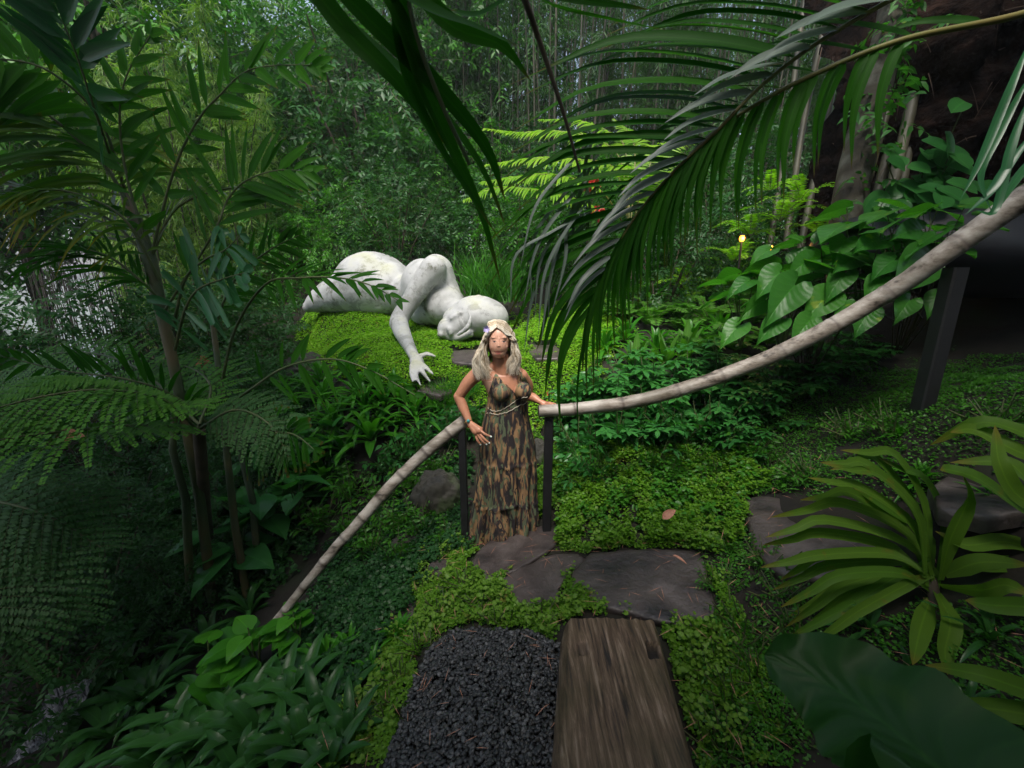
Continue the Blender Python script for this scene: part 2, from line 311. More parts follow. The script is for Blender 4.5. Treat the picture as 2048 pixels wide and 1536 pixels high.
def limb(mb, pts, rad, seg=16, n=None):
    """tapered rounded limb through points"""
    P = np.asarray(pts, float); n = n or 6 * len(P); C = cr(P, n); r = np.interp(np.linspace(0, 1, n), np.linspace(0, 1, len(rad)), rad)
    T0 = unit(C[1] - C[0]); T1 = unit(C[-1] - C[-2]); a = np.linspace(math.pi / 2, 0, 6)[:-1]
    A = [C[0] - T0 * r[0] * math.sin(q) for q in a]; ra = [max(r[0] * math.cos(q), r[0] * .02) for q in a]
    Bq = [C[-1] + T1 * r[-1] * math.sin(q) for q in a[::-1]]; rb = [max(r[-1] * math.cos(q), r[-1] * .02) for q in a[::-1]]
    tube(mb, np.vstack([A, C, Bq]), np.concatenate([ra, r, rb]), seg)
def loft(mb, rings, seg=28):
    V = []; a = np.linspace(0, 2 * math.pi, seg, endpoint=False)
    for (c, rx, ry) in rings: V.append(np.stack([c[0] + rx * np.cos(a), c[1] + ry * np.sin(a), np.full(seg, c[2])], -1))
    n = len(V); V = np.concatenate(V); f = [[i * seg + j, i * seg + (j + 1) % seg, (i + 1) * seg + (j + 1) % seg, (i + 1) * seg + j] for i in range(n - 1) for j in range(seg)]
    n0 = mb.n; mb.add(V, f); top = np.arange(seg)[None] + (n - 1) * seg; bot = np.arange(seg)[None, ::-1]
    mb.f.append((top + n0, 0)); mb.f.append((bot + n0, 0))
def voxel(mb, vs, smooth=4, fac=.5):
    me = mb.mesh('tmp', G['soil']); o = bpy.data.objects.new('tmp', me); COL.objects.link(o)
    m = o.modifiers.new('r', 'REMESH'); m.mode = 'VOXEL'; m.voxel_size = vs
    if smooth: s = o.modifiers.new('s', 'SMOOTH'); s.iterations = smooth; s.factor = fac
    dg = bpy.context.evaluated_depsgraph_get(); dg.update(); ev = o.evaluated_get(dg); m2 = ev.to_mesh()
    V = np.empty(len(m2.vertices) * 3); m2.vertices.foreach_get('co', V); V = V.reshape(-1, 3)
    Nn = np.empty(len(m2.vertices) * 3); m2.vertices.foreach_get('normal', Nn); Nn = Nn.reshape(-1, 3)
    L = np.empty(len(m2.loops), np.int32); m2.loops.foreach_get('vertex_index', L); tt = np.empty(len(m2.polygons), np.int32); m2.polygons.foreach_get('loop_total', tt)
    ev.to_mesh_clear(); bpy.data.objects.remove(o); bpy.data.meshes.remove(me)
    q = L.reshape(-1, 4) if (tt == 4).all() else None
    if q is None:
        st = np.concatenate([[0], np.cumsum(tt)[:-1]]); q = np.array([[L[s], L[s + 1], L[s + 2], L[s + min(3, k - 1)]] for s, k in zip(st, tt) if k == 4])
    return V, q, Nn
# ---------------------------------------------------------------- reclining statue
sm, t, p = mat('weathered_plaster'); L = t.links.new
tc = nd(t, 'ShaderNodeTexCoord'); n1 = nd(t, 'ShaderNodeTexNoise', Scale=1.6, Detail=7., Roughness=.6); n2 = nd(t, 'ShaderNodeTexNoise', Scale=7., Detail=8., Roughness=.7)
n3 = nd(t, 'ShaderNodeTexNoise', Scale=.9, Detail=5.)
for q in (n1, n2, n3): L(tc.outputs['Object'], q.inputs['Vector'])
def ramp(t, src, stops):
    r = nd(t, 'ShaderNodeValToRGB')
    while len(r.color_ramp.elements) < len(stops): r.color_ramp.elements.new(.5)
    for e, (q, c) in zip(r.color_ramp.elements, stops): e.position = q; e.color = (*c, 1)
    t.links.new(src, r.inputs[0]); return r.outputs[0]
def mixc(t, fac, a, b, mode='MIX'):
    m = nd(t, 'ShaderNodeMix', data_type='RGBA', blend_type=mode)
    for k, v in (('Factor', fac), ('A', a), ('B', b)):
        if isinstance(v, (int, float)): m.inputs[k].default_value = v
        elif isinstance(v, tuple): m.inputs[k].default_value = (*v, 1)
        else: t.links.new(v, m.inputs[k])
    return m.outputs['Result']
base = ramp(t, n1.outputs[0], [(.35, (.28, .285, .28)), (.5, (.43, .435, .44)), (.65, (.53, .53, .53))])
st = ramp(t, n2.outputs[0], [(.50, (0, 0, 0)), (.60, (1, 1, 1))]); st2 = ramp(t, n3.outputs[0], [(.46, (0, 0, 0)), (.56, (1, 1, 1))])
mk = mixc(t, 1., st, st2, 'MULTIPLY')
c = mixc(t, mk, base, (.12, .125, .09))
s4 = nd(t, 'ShaderNodeTexNoise', Scale=3.2, Detail=9., Roughness=.75, Distortion=.6); L(tc.outputs['Object'], s4.inputs['Vector']); c = mixc(t, ramp(t, s4.outputs[0], [(.55, (0, 0, 0)), (.61, (.6, .6, .6))]), c, (.17, .175, .165))
ge = nd(t, 'ShaderNodeNewGeometry'); sx = nd(t, 'ShaderNodeSeparateXYZ'); L(ge.outputs['Normal'], sx.inputs[0])
alg = mixc(t, 1., ramp(t, n1.outputs[0], [(.46, (0, 0, 0)), (.6, (.75, .75, .75))]), ramp(t, sx.outputs[2], [(.35, (0, 0, 0)), (.9, (1, 1, 1))]), 'MULTIPLY')
c = mixc(t, alg, c, (.30, .31, .17))
L(c, p.inputs['Base Color']); p.inputs['Roughness'].default_value = .7
bp = nd(t, 'ShaderNodeBump', Strength=.35, Distance=.02); L(n2.outputs[0], bp.inputs['Height']); L(bp.outputs[0], p.inputs['Normal'])
q2 = lambda a, b, Y: WY(590 + a / 4.452, 490 + b / 4.452, Y)
ST = MB()
def sE(a, b, Y, ra, rb, ry, rot=0):
    k = Y * 1.0 / F / 4.452 * 1.03; cth, sth = math.cos(R(rot)), math.sin(R(rot))
    ell(ST, q2(a, b, Y), (ra * k, ry, rb * k), [[cth, 0, sth], [0, 1, 0], [-sth, 0, cth]], 32, 22)
def sL(pts, rad, seg=20):
    limb(ST, [q2(a, b, Y) for a, b, Y in pts], [r * Y * 1.03 / F / 4.452 for r, (_, _, Y) in zip(rad, pts)], seg)
# hip and buttocks dome, thigh, knee
sE(700, 375, 7.5, 335, 290, .62, 6); sE(850, 370, 7.4, 220, 210, .5, 30)
sL([(680, 400, 7.4), (480, 425, 7.35), (300, 470, 7.4), (180, 520, 7.4), (118, 552, 7.4)], [240, 190, 135, 85, 48], 28)
sL([(850, 540, 7.2), (720, 530, 7.1), (630, 520, 7.1)], [75, 65, 48])
# waist, ribcage, shoulder
sL([(800, 430, 7.35), (980, 440, 7.15), (1120, 420, 6.95)], [190, 165, 170], 28)
sE(1200, 430, 6.9, 230, 290, .42, -22); sE(1265, 270, 6.75, 145, 172, .34, 0); sE(1170, 600, 6.8, 150, 120, .3, 10)
sL([(1265, 240, 6.7), (1340, 420, 6.7), (1400, 560, 6.55)], [138, 125, 120], 24)
sE(1330, 540, 6.65, 185, 180, .32, 0)
# upper arm, forearm, hand
sL([(1235, 215, 6.45), (1140, 330, 6.4), (1030, 500, 6.3), (950, 620, 6.15), (925, 690, 6.05), (930, 712, 6.0)], [108, 94, 81, 76, 76, 72], 24)
sL([(928, 700, 6.0), (965, 800, 5.75), (1020, 910, 5.35), (1065, 1000, 5.0)], [74, 67, 50, 39], 24)
sE(1085, 1045, 4.9, 60, 72, .07, -12); sE(1090, 1075, 4.82, 50, 45, .06)
for f in ([(1075, 1015, 4.98), (1170, 972, 5.05), (1248, 990, 5.0)], [(1105, 1050, 4.84), (1175, 1100, 4.78), (1228, 1150, 4.70)], [(1095, 1070, 4.8), (1150, 1150, 4.68), (1205, 1218, 4.58)],
          [(1070, 1075, 4.78), (1085, 1170, 4.62), (1118, 1250, 4.48)], [(1050, 1060, 4.8), (1035, 1140, 4.66), (1048, 1222, 4.52)]):
    sL(f, [25, 20, 13], 12)
# neck and head lying on its side, face towards the lower left
sL([(1380, 560, 6.5), (1480, 620, 6.3)], [105, 112])
sE(1640, 640, 6.15, 250, 183, .36, 6); sE(1480, 690, 6.1, 160, 138, .3, 20)
sE(1420, 745, 5.95, 120, 82, .16, -35)
sE(1332, 745, 5.93, 58, 90, .12, 10); sE(1308, 795, 5.86, 40, 32, .08, 0)
sL([(1365, 822, 5.86), (1450, 825, 5.84), (1560, 795, 5.82)], [30, 32, 30])
sL([(1368, 745, 5.78), (1385, 790, 5.78)], [15, 20], 12)
sL([(1450, 800, 5.74), (1535, 735, 5.71), (1562, 650, 5.74), (1535, 590, 5.78)], [17, 19, 15, 9], 12)
sL([(1395, 655, 5.84), (1470, 605, 5.84)], [20, 15], 12)
sE(1635, 462, 6.05, 34, 24, .05, 0); sL([(1480, 535, 6.0), (1570, 485, 6.0), (1630, 458, 6.0)], [34, 28, 16], 12)
V, q, Nn = voxel(ST, .018, 9, .5)
V = V + Nn * ((fbm(V[:, 0] * 3 + V[:, 1], V[:, 2] * 3) - .5) * .03)[:, None]
mb = MB(); mb.add(V, q); o = link(mb.mesh('statue', sm), 'reclining_statue')
tag(o, 'huge weathered white reclining nude statue with one arm draped over the mossy mound', 'statue')
# ---------------------------------------------------------------- woman
Y0 = 2.95
def B(px, py, dy=0): return WY(px, py, Y0 + dy)
def z1(a, b, dy=0): return B(900 + a / 5.487, 620 + b / 5.487, dy)
k1 = .00345
BD = MB()
# head
ell(BD, B(998, 677, .035), (.078, .092, .100), None, 28, 20); ell(BD, B(997.5, 690, .0), (.066, .068, .082), None, 28, 20); ell(BD, B(997, 703, -.008), (.052, .052, .050), None, 24, 16); ell(BD, B(997, 712, -.026), (.030, .026, .020))
ell(BD, B(998, 691.5, -.060), (.0115, .013, .009)); limb(BD, [B(998, 677, -.052), B(998, 690, -.062)], [.008, .009], 10); ell(BD, B(997, 705.5, -.046), (.022, .010, .009))
for s in (-1, 1):
    ell(BD, B(998 + s * 11, 693, -.020), (.024, .026, .022)); ell(BD, B(998 + s * 8, 675, -.030), (.026, .022, .016)); ell(BD, B(998 + s * 21.5, 688, .05), (.010, .02, .026)); ell(BD, B(998 + s * 3, 692.5, -.056), (.007, .008, .006))
# neck, torso
limb(BD, [B(1001, 712, .05), B(1003, 734, .05), B(1006, 748, .055)], [.056, .056, .065]); limb(BD, [B(968, 744, .07), B(988, 734, .07), B(1006, 728, .07), B(1022, 734, .07), B(1038, 744, .07)], [.04, .038, .04, .038, .036])
rings = []
for py, cx, rx, ry in [(900,1016,52,.13),(880,1016,51,.135),(850,1014,46,.125),(825,1013,41,.11),(808,1013,39,.107),(790,1014,40,.11),(772,1008,41,.11),(758,1002,43,.10),(748,1001,40,.085),(741,1003,26,.06)]:
    rings.append((B(cx, py, .07), rx * k1, ry))
loft(BD, rings)
ell(BD, B(1003, 785, -.035), (.062, .062, .062)); ell(BD, B(1046, 782, -.03), (.055, .06, .06))
# legs inside the skirt and feet
for s in (-1, 1):
    limb(BD, [B(1014 + s * 20, 885, .07), B(1014 + s * 19, 965, .06), B(1012 + s * 18, 1050, .08)], [.09, .06, .04])
    limb(BD, [(B(1012 + s * 18, 1050, .08)[0], Y0 + .09, .045), (B(1012 + s * 20, 1060, -.03)[0], Y0 - .06, .03), (B(1012 + s * 21, 1060, -.1)[0], Y0 - .12, .02)], [.036, .032, .02])
# her right arm, hand on hip
limb(BD, [z1(300, 700, .06), z1(200, 800, .06), z1(110, 930, .06)], [.052, .047, .037])
limb(BD, [z1(95, 950, .06), z1(150, 1080, .03), z1(215, 1235, -.02)], [.038, .036, .022])
limb(BD, [z1(215, 1240, -.02), z1(285, 1330, -.06)], [.022, .03]); limb(BD, [z1(235, 1250, -.03), z1(320, 1320, -.07)], [.02, .028])
for f in ([(335, 1325, -.085), (390, 1365, -.10), (452, 1390, -.10)], [(320, 1350, -.08), (375, 1415, -.10), (432, 1460, -.10)], [(300, 1360, -.075), (350, 1430, -.095), (402, 1474, -.095)], [(280, 1360, -.065), (300, 1425, -.08), (335, 1478, -.08)], [(250, 1290, -.02), (330, 1290, .02), (370, 1310, .05)]):
    limb(BD, [z1(*q) for q in f], [.0105, .0095, .007], 10)
# her left arm, hand on the rail
limb(BD, [z1(780, 720, .08), z1(850, 830, .14), z1(840, 930, .17)], [.05, .044, .036])
limb(BD, [z1(840, 935, .17), z1(920, 965, .12), z1(985, 1005, .08)], [.037, .033, .021])
limb(BD, [z1(985, 1005, .08), z1(1035, 1035, .07)], [.02, .026])
for f in ([(1040, 1015, .085), (1100, 1022, .10), (1160, 1032, .10)], [(1040, 1028, .07), (1100, 1036, .08), (1145, 1046, .075)], [(1035, 1040, .06), (1075, 1050, .05), (1105, 1066, .045)], [(1030, 1045, .05), (1060, 1070, .03), (1080, 1095, .02)], [(1015, 1040, .04), (1035, 1070, .01), (1052, 1100, 0)]):
    limb(BD, [z1(*q) for q in f], [.0105, .0095, .007], 10)
V, q, Nn = voxel(BD, .0034, 3, .5)
px, py, dd = PX(V); zx = (px - 900) * 5.487; zy = (py - 620) * 5.487; front = V[:, 1] < Y0 + .03
skin = np.tile([.42, .19, .115], (len(V), 1)) * (1 + .25 * (fbm(V[:, 0] * 40, V[:, 2] * 40) - .5))[:, None]
def paint(mask, col, k=1.): 
    mask = np.clip(mask * k, 0, 1)[:, None]; skin[:] = skin * (1 - mask) + np.array(col) * mask
def em(cx, cy, rx, ry, soft=.5, rot=0):
    a, b_ = zx - cx, zy - cy; c_, s_ = math.cos(R(rot)), math.sin(R(rot)); a, b_ = a * c_ + b_ * s_, -a * s_ + b_ * c_
    return np.clip((1 - ((a / rx) ** 2 + (b_ / ry) ** 2)) / soft, 0, 1) * front
paint(np.clip((716 - py) / 8, 0, 1) * front, (.60, .33, .235), .9)  # face colour painted brighter than the body so it looks lit
for cx in (470, 598): paint(em(cx, 405, 40, 30, 1.), (.66, .36, .26), .35)  # painted highlights on both cheeks
paint(em(536, 385, 8, 30, 1.), (.68, .40, .29), .4)  # painted highlight down the nose
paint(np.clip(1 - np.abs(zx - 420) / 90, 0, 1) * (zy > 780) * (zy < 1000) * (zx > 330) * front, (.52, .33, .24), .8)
for cx in (485, 591):
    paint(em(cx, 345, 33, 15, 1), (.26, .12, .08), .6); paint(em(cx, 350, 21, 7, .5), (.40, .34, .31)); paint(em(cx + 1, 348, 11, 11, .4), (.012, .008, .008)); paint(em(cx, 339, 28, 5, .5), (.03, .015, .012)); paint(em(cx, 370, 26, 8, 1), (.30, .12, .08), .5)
paint(em(476, 315, 34, 5.5, .8, -8), (.17, .09, .06), .85); paint(em(600, 316, 34, 5.5, .8, 8), (.17, .09, .06), .85); paint(em(497, 459, 20, 4.5, .6, 16), (.12, .03, .025)); paint(em(565, 459, 20, 4.5, .6, -16), (.12, .03, .025))
paint(em(530, 461, 46, 11, .6), (.30, .055, .05)); paint(em(530, 465, 50, 4.5, .5), (.07, .015, .015)); paint(em(530, 480, 32, 10, .7), (.44, .11, .10)); paint(em(532, 505, 30, 6, 1), (.2, .08, .05), .5); paint(em(524, 405, 9, 20, 1), (.22, .09, .055), .6)  # lips, then painted shade below the lip and beside the nose
for cx in (524, 552): paint(em(cx, 411, 5, 4, 1), (.12, .04, .03), .8)
for cx, cy, ro in ((455, 380, 0),):
    paint(em(455, 430, 25, 16, 1.), (.45, .16, .10), .5); paint(em(610, 430, 25, 16, 1.), (.45, .16, .10), .5)
for cx, cy in ((450, 1391), (434, 1462), (402, 1476), (335, 1481), (1054, 1102), (1160, 1034)): paint(em(cx, cy, 14, 12, .3), (.75, .82, .80))
skm, t, p = mat('skin'); at = nd(t, 'ShaderNodeAttribute', attribute_name='tint'); t.links.new(at.outputs['Color'], p.inputs['Base Color']); p.inputs['Roughness'].default_value = .45
p.inputs['Subsurface Weight'].default_value = .12; p.inputs['Subsurface Radius'].default_value = (.02, .008, .004)
loc = (B(1010, 1070)[0], Y0 + .05, 0)
wr = bpy.data.objects.new('person', None); COL.objects.link(wr); wr.location = loc
tag(wr, 'blonde woman in a long brown patterned halter dress, one hand on hip', 'person')
mb = MB(); mb.add(V, q, skin); body = under(wr, mb.mesh('body', skm), 'body')
# bodice taken from the torso surface
neckV = [(500, 690), (470, 760), (430, 900), (410, 1000), (415, 1140), (860, 1050), (895, 900), (880, 830), (800, 700), (735, 640), (738, 760), (728, 870), (716, 915), (680, 872), (600, 810), (540, 730)]
m_in = inpoly(zx, zy, neckV) & (V[:, 1] < Y0 + .10) & ~((zy > 940) & (zx > 875)) & ~((zx < 405))
m_bk = (V[:, 1] > Y0 + .05) & (zy > 985) & (zy < 1160) & (zx > 405) & (zx < 870) & (Nn[:, 1] > -.1)
mk_ = m_in | m_bk
fk = mk_[q].all(1) & ((V[q].mean(1)[:, 2] > .8))
used = np.unique(q[fk]); mp_ = -np.ones(len(V), int); mp_[used] = np.arange(len(used))
dm, t, p = mat('dress_print'); L = t.links.new; tc = nd(t, 'ShaderNodeTexCoord'); mp = nd(t, 'ShaderNodeMapping'); mp.inputs['Scale'].default_value = (23, 23, 5.5); L(tc.outputs['Object'], mp.inputs[0])
n1 = nd(t, 'ShaderNodeTexNoise', Scale=1., Detail=2.5, Distortion=.8); L(mp.outputs[0], n1.inputs['Vector'])
mp2 = nd(t, 'ShaderNodeMapping'); mp2.inputs['Scale'].default_value = (28, 28, 8); mp2.inputs['Location'].default_value = (5, 9, 2); L(tc.outputs['Object'], mp2.inputs[0]); n2 = nd(t, 'ShaderNodeTexNoise', Scale=1., Detail=3., Distortion=1.2); L(mp2.outputs[0], n2.inputs['Vector'])
c = ramp(t, n1.outputs[0], [(.45, (.014, .010, .012)), (.50, (.07, .04, .028)), (.54, (.19, .105, .048)), (.63, (.28, .165, .08))])
gm = ramp(t, n2.outputs[0], [(.545, (0, 0, 0)), (.565, (1, 1, 1))]); c = mixc(t, gm, c, (.08, .10, .055)); bm = ramp(t, n2.outputs[0], [(.38, (1, 1, 1)), (.41, (0, 0, 0))]); c = mixc(t, bm, c, (.016, .012, .014))
L(c, p.inputs['Base Color']); p.inputs['Roughness'].default_value = .75
mb = MB(); mb.add(V[used] + Nn[used] * .006, mp_[q[fk]]); bod = under(wr, mb.mesh('bodice', dm), 'bodice')
# skirt: two gathered tiers with folds
tab = np.array([(800,974,1056),(830,968,1057),(860,963,1063),(890,961,1070),(930,959,1071),(970,957,1070),(1010,953,1071),(1050,949,1071),(1074,947,1066)], float)
rows = 84; th = np.linspace(0, 2 * math.pi, 220, endpoint=False); SV = []
for i in range(rows):
    s = i / (rows - 1); pyv = 802 + s * 270; l = np.interp(pyv, tab[:, 0], tab[:, 1]); r_ = np.interp(pyv, tab[:, 0], tab[:, 2])
    c0 = B((l + r_) / 2, pyv, .07); rx = (B(r_, pyv, .07) - B(l, pyv, .07))[0] / 2; ry = np.interp(s, [0, .3, .6, 1], [.118, .15, .165, .19])
    tier = (1 if s > .44 else 0) + (1 if s > .74 else 0); amp = .016 + .05 * s + (.03 if tier else 0) * min(1, (s - .44) * 8) * (tier > 0) + .045 * (tier > 1) * min(1, (s - .74) * 12)
    ph = th + .25 * np.sin(3 * th + s * 2)
    fold = 1 + amp * (np.sin(11 * ph + .8 * tier) + .6 * np.sin(23 * ph + 2 + s) + .5 * np.sin(37 * ph + tier * 3) * (tier > 0)) + (.03 if (abs(s - .44) < .008 or abs(s - .74) < .008) else 0)
    frontr = np.clip(np.cos(th - R(-60)), 0, 1) ** 2 * .095; zz = c0[2] + frontr * s ** 3 + .012 * s * np.sin(9 * th)
    SV.append(np.stack([c0[0] + rx * np.cos(th) * fold * .985, c0[1] + ry * np.sin(th) * fold, zz], -1))
m_ = len(th); SV = np.array(SV).reshape(-1, 3); b = (np.arange(rows - 1)[:, None] * m_ + np.arange(m_)[None]); jn = np.roll(np.arange(m_), -1)[None] + np.arange(rows - 1)[:, None] * m_
mb = MB(); mb.add(SV, np.stack([b, b + m_, jn + m_, jn], -1).reshape(-1, 4)); sk = under(wr, mb.mesh('skirt', dm), 'skirt')
# piping cords
allv = [Vector(v) for v in np.vstack([V[used] + Nn[used] * .006, SV])]; nb = len(used)
polys = [tuple(int(i) for i in f) for f in mp_[q[fk]]] + [tuple(int(i) + nb for i in f) for f in np.stack([b, b + m_, jn + m_, jn], -1).reshape(-1, 4)]
bv = BVHTree.FromPolygons(allv, polys)
def cast(a, b_, off=.004):
    r = Vector(ray(900 + a / 5.487, 620 + b_ / 5.487)).normalized(); h = bv.ray_cast(Vector((0, 0, CZ)), r)
    return np.array(h[0] - r * off) if h[0] else z1(a, b_, -.05)
cm = noisemat('pale_cord', [(.35, .30, .24), (.5, .45, .36)], 20, .8, .1)
for pl in ([(415, 1075), (450, 1100), (500, 1112), (560, 1100), (620, 1068), (690, 1020), (740, 980), (800, 962), (850, 958)], [(400, 1135), (440, 1132), (480, 1142), (520, 1150), (560, 1140), (620, 1125), (690, 1090), (760, 1050), (820, 1030), (845, 1005)]):
    mb = MB(); C_ = cr([cast(a, b_) for a, b_ in pl], 60); C_[:, 2] += .002 * np.sin(np.arange(60) * 1.1); tube(mb, C_, .0028, 6); under(wr, mb.mesh('waist_cord', cm), 'waist_cord')
# hair
hm, t, p = mat('blonde_hair'); at = nd(t, 'ShaderNodeAttribute', attribute_name='tint'); sx = nd(t, 'ShaderNodeSeparateColor'); t.links.new(at.outputs['Color'], sx.inputs[0])
c = ramp(t, sx.outputs[0], [(0, (.36, .27, .17)), (.4, (.66, .57, .44)), (1, (.86, .80, .70))]); c = mixc(t, ramp(t, sx.outputs[1], [(0, (1, 1, 1)), (.30, (0, 0, 0))]), c, mixc(t, 1., c, (.85, .82, .78), 'MULTIPLY')); t.links.new(c, p.inputs['Base Color']); p.inputs['Roughness'].default_value = .65; p.inputs['Specular IOR Level'].default_value = .25
HB = MB(); hc = B(998, 676, .045); hR = np.array([.088, .102, .114])
e = MB(); ell(e, hc, hR - .004, None, 90, 70); ev = np.concatenate(e.v); ex, ey, _ = PX(ev); keep = ~((ev[:, 1] < hc[1]) & (((ex - 998) / 27.5) ** 2 + ((ey - 694) / 40.5) ** 2 < 1)) & ~((ev[:, 1] < hc[1] + .02) & (ey > 690))
for f, mi in e.f:
    fk2 = keep[f].all(1)
    if fk2.any(): HB.f.append((f[fk2], 0))
HB.v.append(ev); HB.c.append(np.tile([.35, .5, .5], (len(ev), 1))); HB.n = len(ev)
for k in range(2600):
    s = -1 if random.random() < .54 else 1; lay = random.random() ** .8; ps = R(random.uniform(-80, 49)) if k % 3 else R(random.uniform(22, 49)); fr_ = max(0, ps - R(15)) / R(34)
    part = -.014 + .004 * random.random(); pts = []; hr_ = hR * (1 + .06 * lay)
    for tt, dp in ((0.02, 0), (.25, 5), (.5, 7), (.74, 7)):
        pq_ = ps + R(dp) * fr_; T_ = np.array([0, -math.sin(pq_), math.cos(pq_)]); v_ = math.cos(tt) * T_ + math.sin(tt) * np.array([s, 0, 0]); pts.append(hc + [part * math.cos(tt), 0, .006 * lay + .006 * math.sin(tt * 2)] + np.array([0, -.010, -.036]) * fr_ * (tt / .74) ** 1.6 + v_ * hr_ * (1 + .10 * lay * (tt / 1.2) ** 2))
    yc_ = -math.sin(ps + R(7) * fr_) * .082 + .012; pts.append(hc + [s * (.072 + .024 * lay), yc_, .026 - .014 * fr_ + .01 * lay]); pts.append(hc + [s * (.081 + .036 * lay), yc_ * .95, -.022])
    yy_ = yc_ * .8 + random.gauss(0, .012); wx = .004 + .004 * random.random(); ln_ = (.262 if s < 0 else .228) * random.uniform(.72, 1.05)
    side_ = (.088, .084, .062) if s < 0 else (.086, .080, .064); sp_ = (.058, .092, .116) if s < 0 else (.048, .066, .083)
    if k % 6 == 0: side_ = (.02, .02, .02); sp_ = (.06, .05, .06); yy_ = .07 + .03 * random.random()
    ph_ = int(lay * 5) * 1.7 + ps * 2.5 + random.gauss(0, .35)
    for j, (f_, a_, b_) in enumerate(zip((.30, .62, 1.0), side_, sp_)): pts.append(hc + [s * (a_ + b_ * lay - (.03 if j == 2 else 0) * random.random()) + wx * math.sin(ph_ + j * 2.5), yy_ - .012 * j, -.02 - ln_ * f_])
    C_ = cr(pts, 36); wv = np.sin(np.linspace(0, 30, 36) + ph_) * .011 * np.linspace(0, 1, 36) ** 1.1; C_[:, 0] += wv; C_[:, 1] += np.cos(np.linspace(0, 26, 36) + ph_) * .006 * np.linspace(0, 1, 36)
    r0_ = .0011 + .0009 * random.random(); tube(HB, C_, np.concatenate([np.full(26, r0_), np.linspace(r0_, .0004, 10)]), 3, 0, (np.clip(.5 + .45 * math.sin(ph_ * 3) + random.gauss(0, .22), 0, 1), 0, .5), False)
under(wr, HB.mesh('hair', hm), 'hair')
# flower in the hair, bracelets, pendant ring
mb = MB(); fc = z1(402, 206, -.035); fm = noisemat('lilac_petal', [(.45, .38, .75), (.6, .52, .85)], 8, .5, .1)
for k in range(14):
    a = k * 2.4; rr = .006 + .010 * (k / 14); blades(mb, fc + [0, -.004, 0], (math.cos(a), -.6, math.sin(a) * 1.3), (0, -1, 0), .018 + rr, .012, 0, 'ovate', 3)
under(wr, mb.mesh('hair_flower', fm), 'hair_flower')
mb = MB(); tq = noisemat('turquoise', [(.03, .28, .30), (.06, .38, .38)], 20, .3, .05); ell(mb, z1(200, 1218, -.045), (.011, .008, .013)); under(wr, mb.mesh('bracelet_stone', tq), 'bracelet_stone')
mb = MB(); a = np.linspace(0, 2 * math.pi, 25); cc = z1(200, 1222, -.018); dv = unit(z1(215, 1235, -.02) - z1(150, 1080, .03)); s1 = unit(np.cross(dv, [0, 1, 0])); s2 = np.cross(dv, s1)
tube(mb, [cc + .0285 * (s1 * math.cos(x) + s2 * math.sin(x)) for x in a], .0022, 6, cap=False); gdm = noisemat('gold_wire', [(.4, .25, .08), (.5, .33, .1)], 9, .3, .05)
under(wr, mb.mesh('bracelet_band', gdm), 'bracelet_band')
mb = MB(); cc = z1(228, 1278, -.03); tube(mb, [cc + .026 * (s1 * math.cos(x) + s2 * math.sin(x)) for x in a], .0025, 6, cap=False); under(wr, mb.mesh('red_bead_bracelet', noisemat('red_beads', [(.4, .03, .04), (.5, .08, .06)], 30, .4, .05)), 'bead_bracelet')
# ---------------------------------------------------------------- bamboo handrail and posts
bm_, t, p = mat('weathered_bamboo'); L = t.links.new; tc = nd(t, 'ShaderNodeTexCoord'); at = nd(t, 'ShaderNodeAttribute', attribute_name='tint'); sx = nd(t, 'ShaderNodeSeparateColor'); L(at.outputs['Color'], sx.inputs[0])
n1 = nd(t, 'ShaderNodeTexNoise', Scale=7., Detail=7., Roughness=.65); n2 = nd(t, 'ShaderNodeTexNoise', Scale=2.2, Detail=4.)
mpx = nd(t, 'ShaderNodeMapping'); mpx.inputs['Scale'].default_value = (.6, 1.6, 1.8); mpx.inputs['Rotation'].default_value = (0, .45, 0); L(tc.outputs['Object'], mpx.inputs[0]); L(mpx.outputs[0], n1.inputs['Vector']); L(tc.outputs['Object'], n2.inputs['Vector'])
c = ramp(t, n1.outputs[0], [(.36, (.04, .03, .022)), (.45, (.21, .175, .145)), (.62, (.38, .345, .31))]); c = mixc(t, ramp(t, n2.outputs[0], [(.55, (0, 0, 0)), (.66, (.7, .7, .7))]), c, (.09, .075, .05)); c = mixc(t, sx.outputs[0], c, (.05, .035, .028))
L(c, p.inputs['Base Color']); p.inputs['Roughness'].default_value = .55; bp = nd(t, 'ShaderNodeBump', Strength=.5, Distance=.01); L(n1.outputs[0], bp.inputs['Height']); L(bp.outputs[0], p.inputs['Normal'])
def bamboo(pts, r0s, node, seed, n=260, wob=.006):
    C_ = cr([W(*a) for a in pts], n); rr = np.interp(np.linspace(0, 1, n), np.linspace(0, 1, len(r0s)), r0s); ln = np.concatenate([[0], np.cumsum(np.linalg.norm(np.diff(C_, axis=0), axis=1))])
    rs = np.random.default_rng(seed); nodes = []; x = node * .7
    while x < ln[-1]: nodes.append(x); x += node * (.85 + .35 * rs.random())
    tn = np.zeros(n)
    for q in nodes: g = np.exp(-((ln - q) / .012) ** 2); rr = rr * (1 + .08 * g); tn = np.maximum(tn, .75 * np.exp(-((ln - q - .014) / .011) ** 2)); 
    C_ = C_ + (np.stack([fbm(ln * 3 + k * 9 + seed, ln * 0 + k) for k in range(3)], -1) - .5) * wob * 4
    mb = MB(); seg = 22; n0 = len(mb.c); tube(mb, C_, rr, seg); cc = mb.c[0].reshape(n, seg, 3); cc[..., 0] = tn[:, None]; mb.c[0] = cc.reshape(-1, 3)
    for cc in mb.c[1:]: cc[:, 0] = .8
    return mb
hr = root('bamboo_handrail', W(1098, 822, 3.02), 'long pale bamboo pole handrail rising from the woman\'s hand to the upper right', 'handrail')
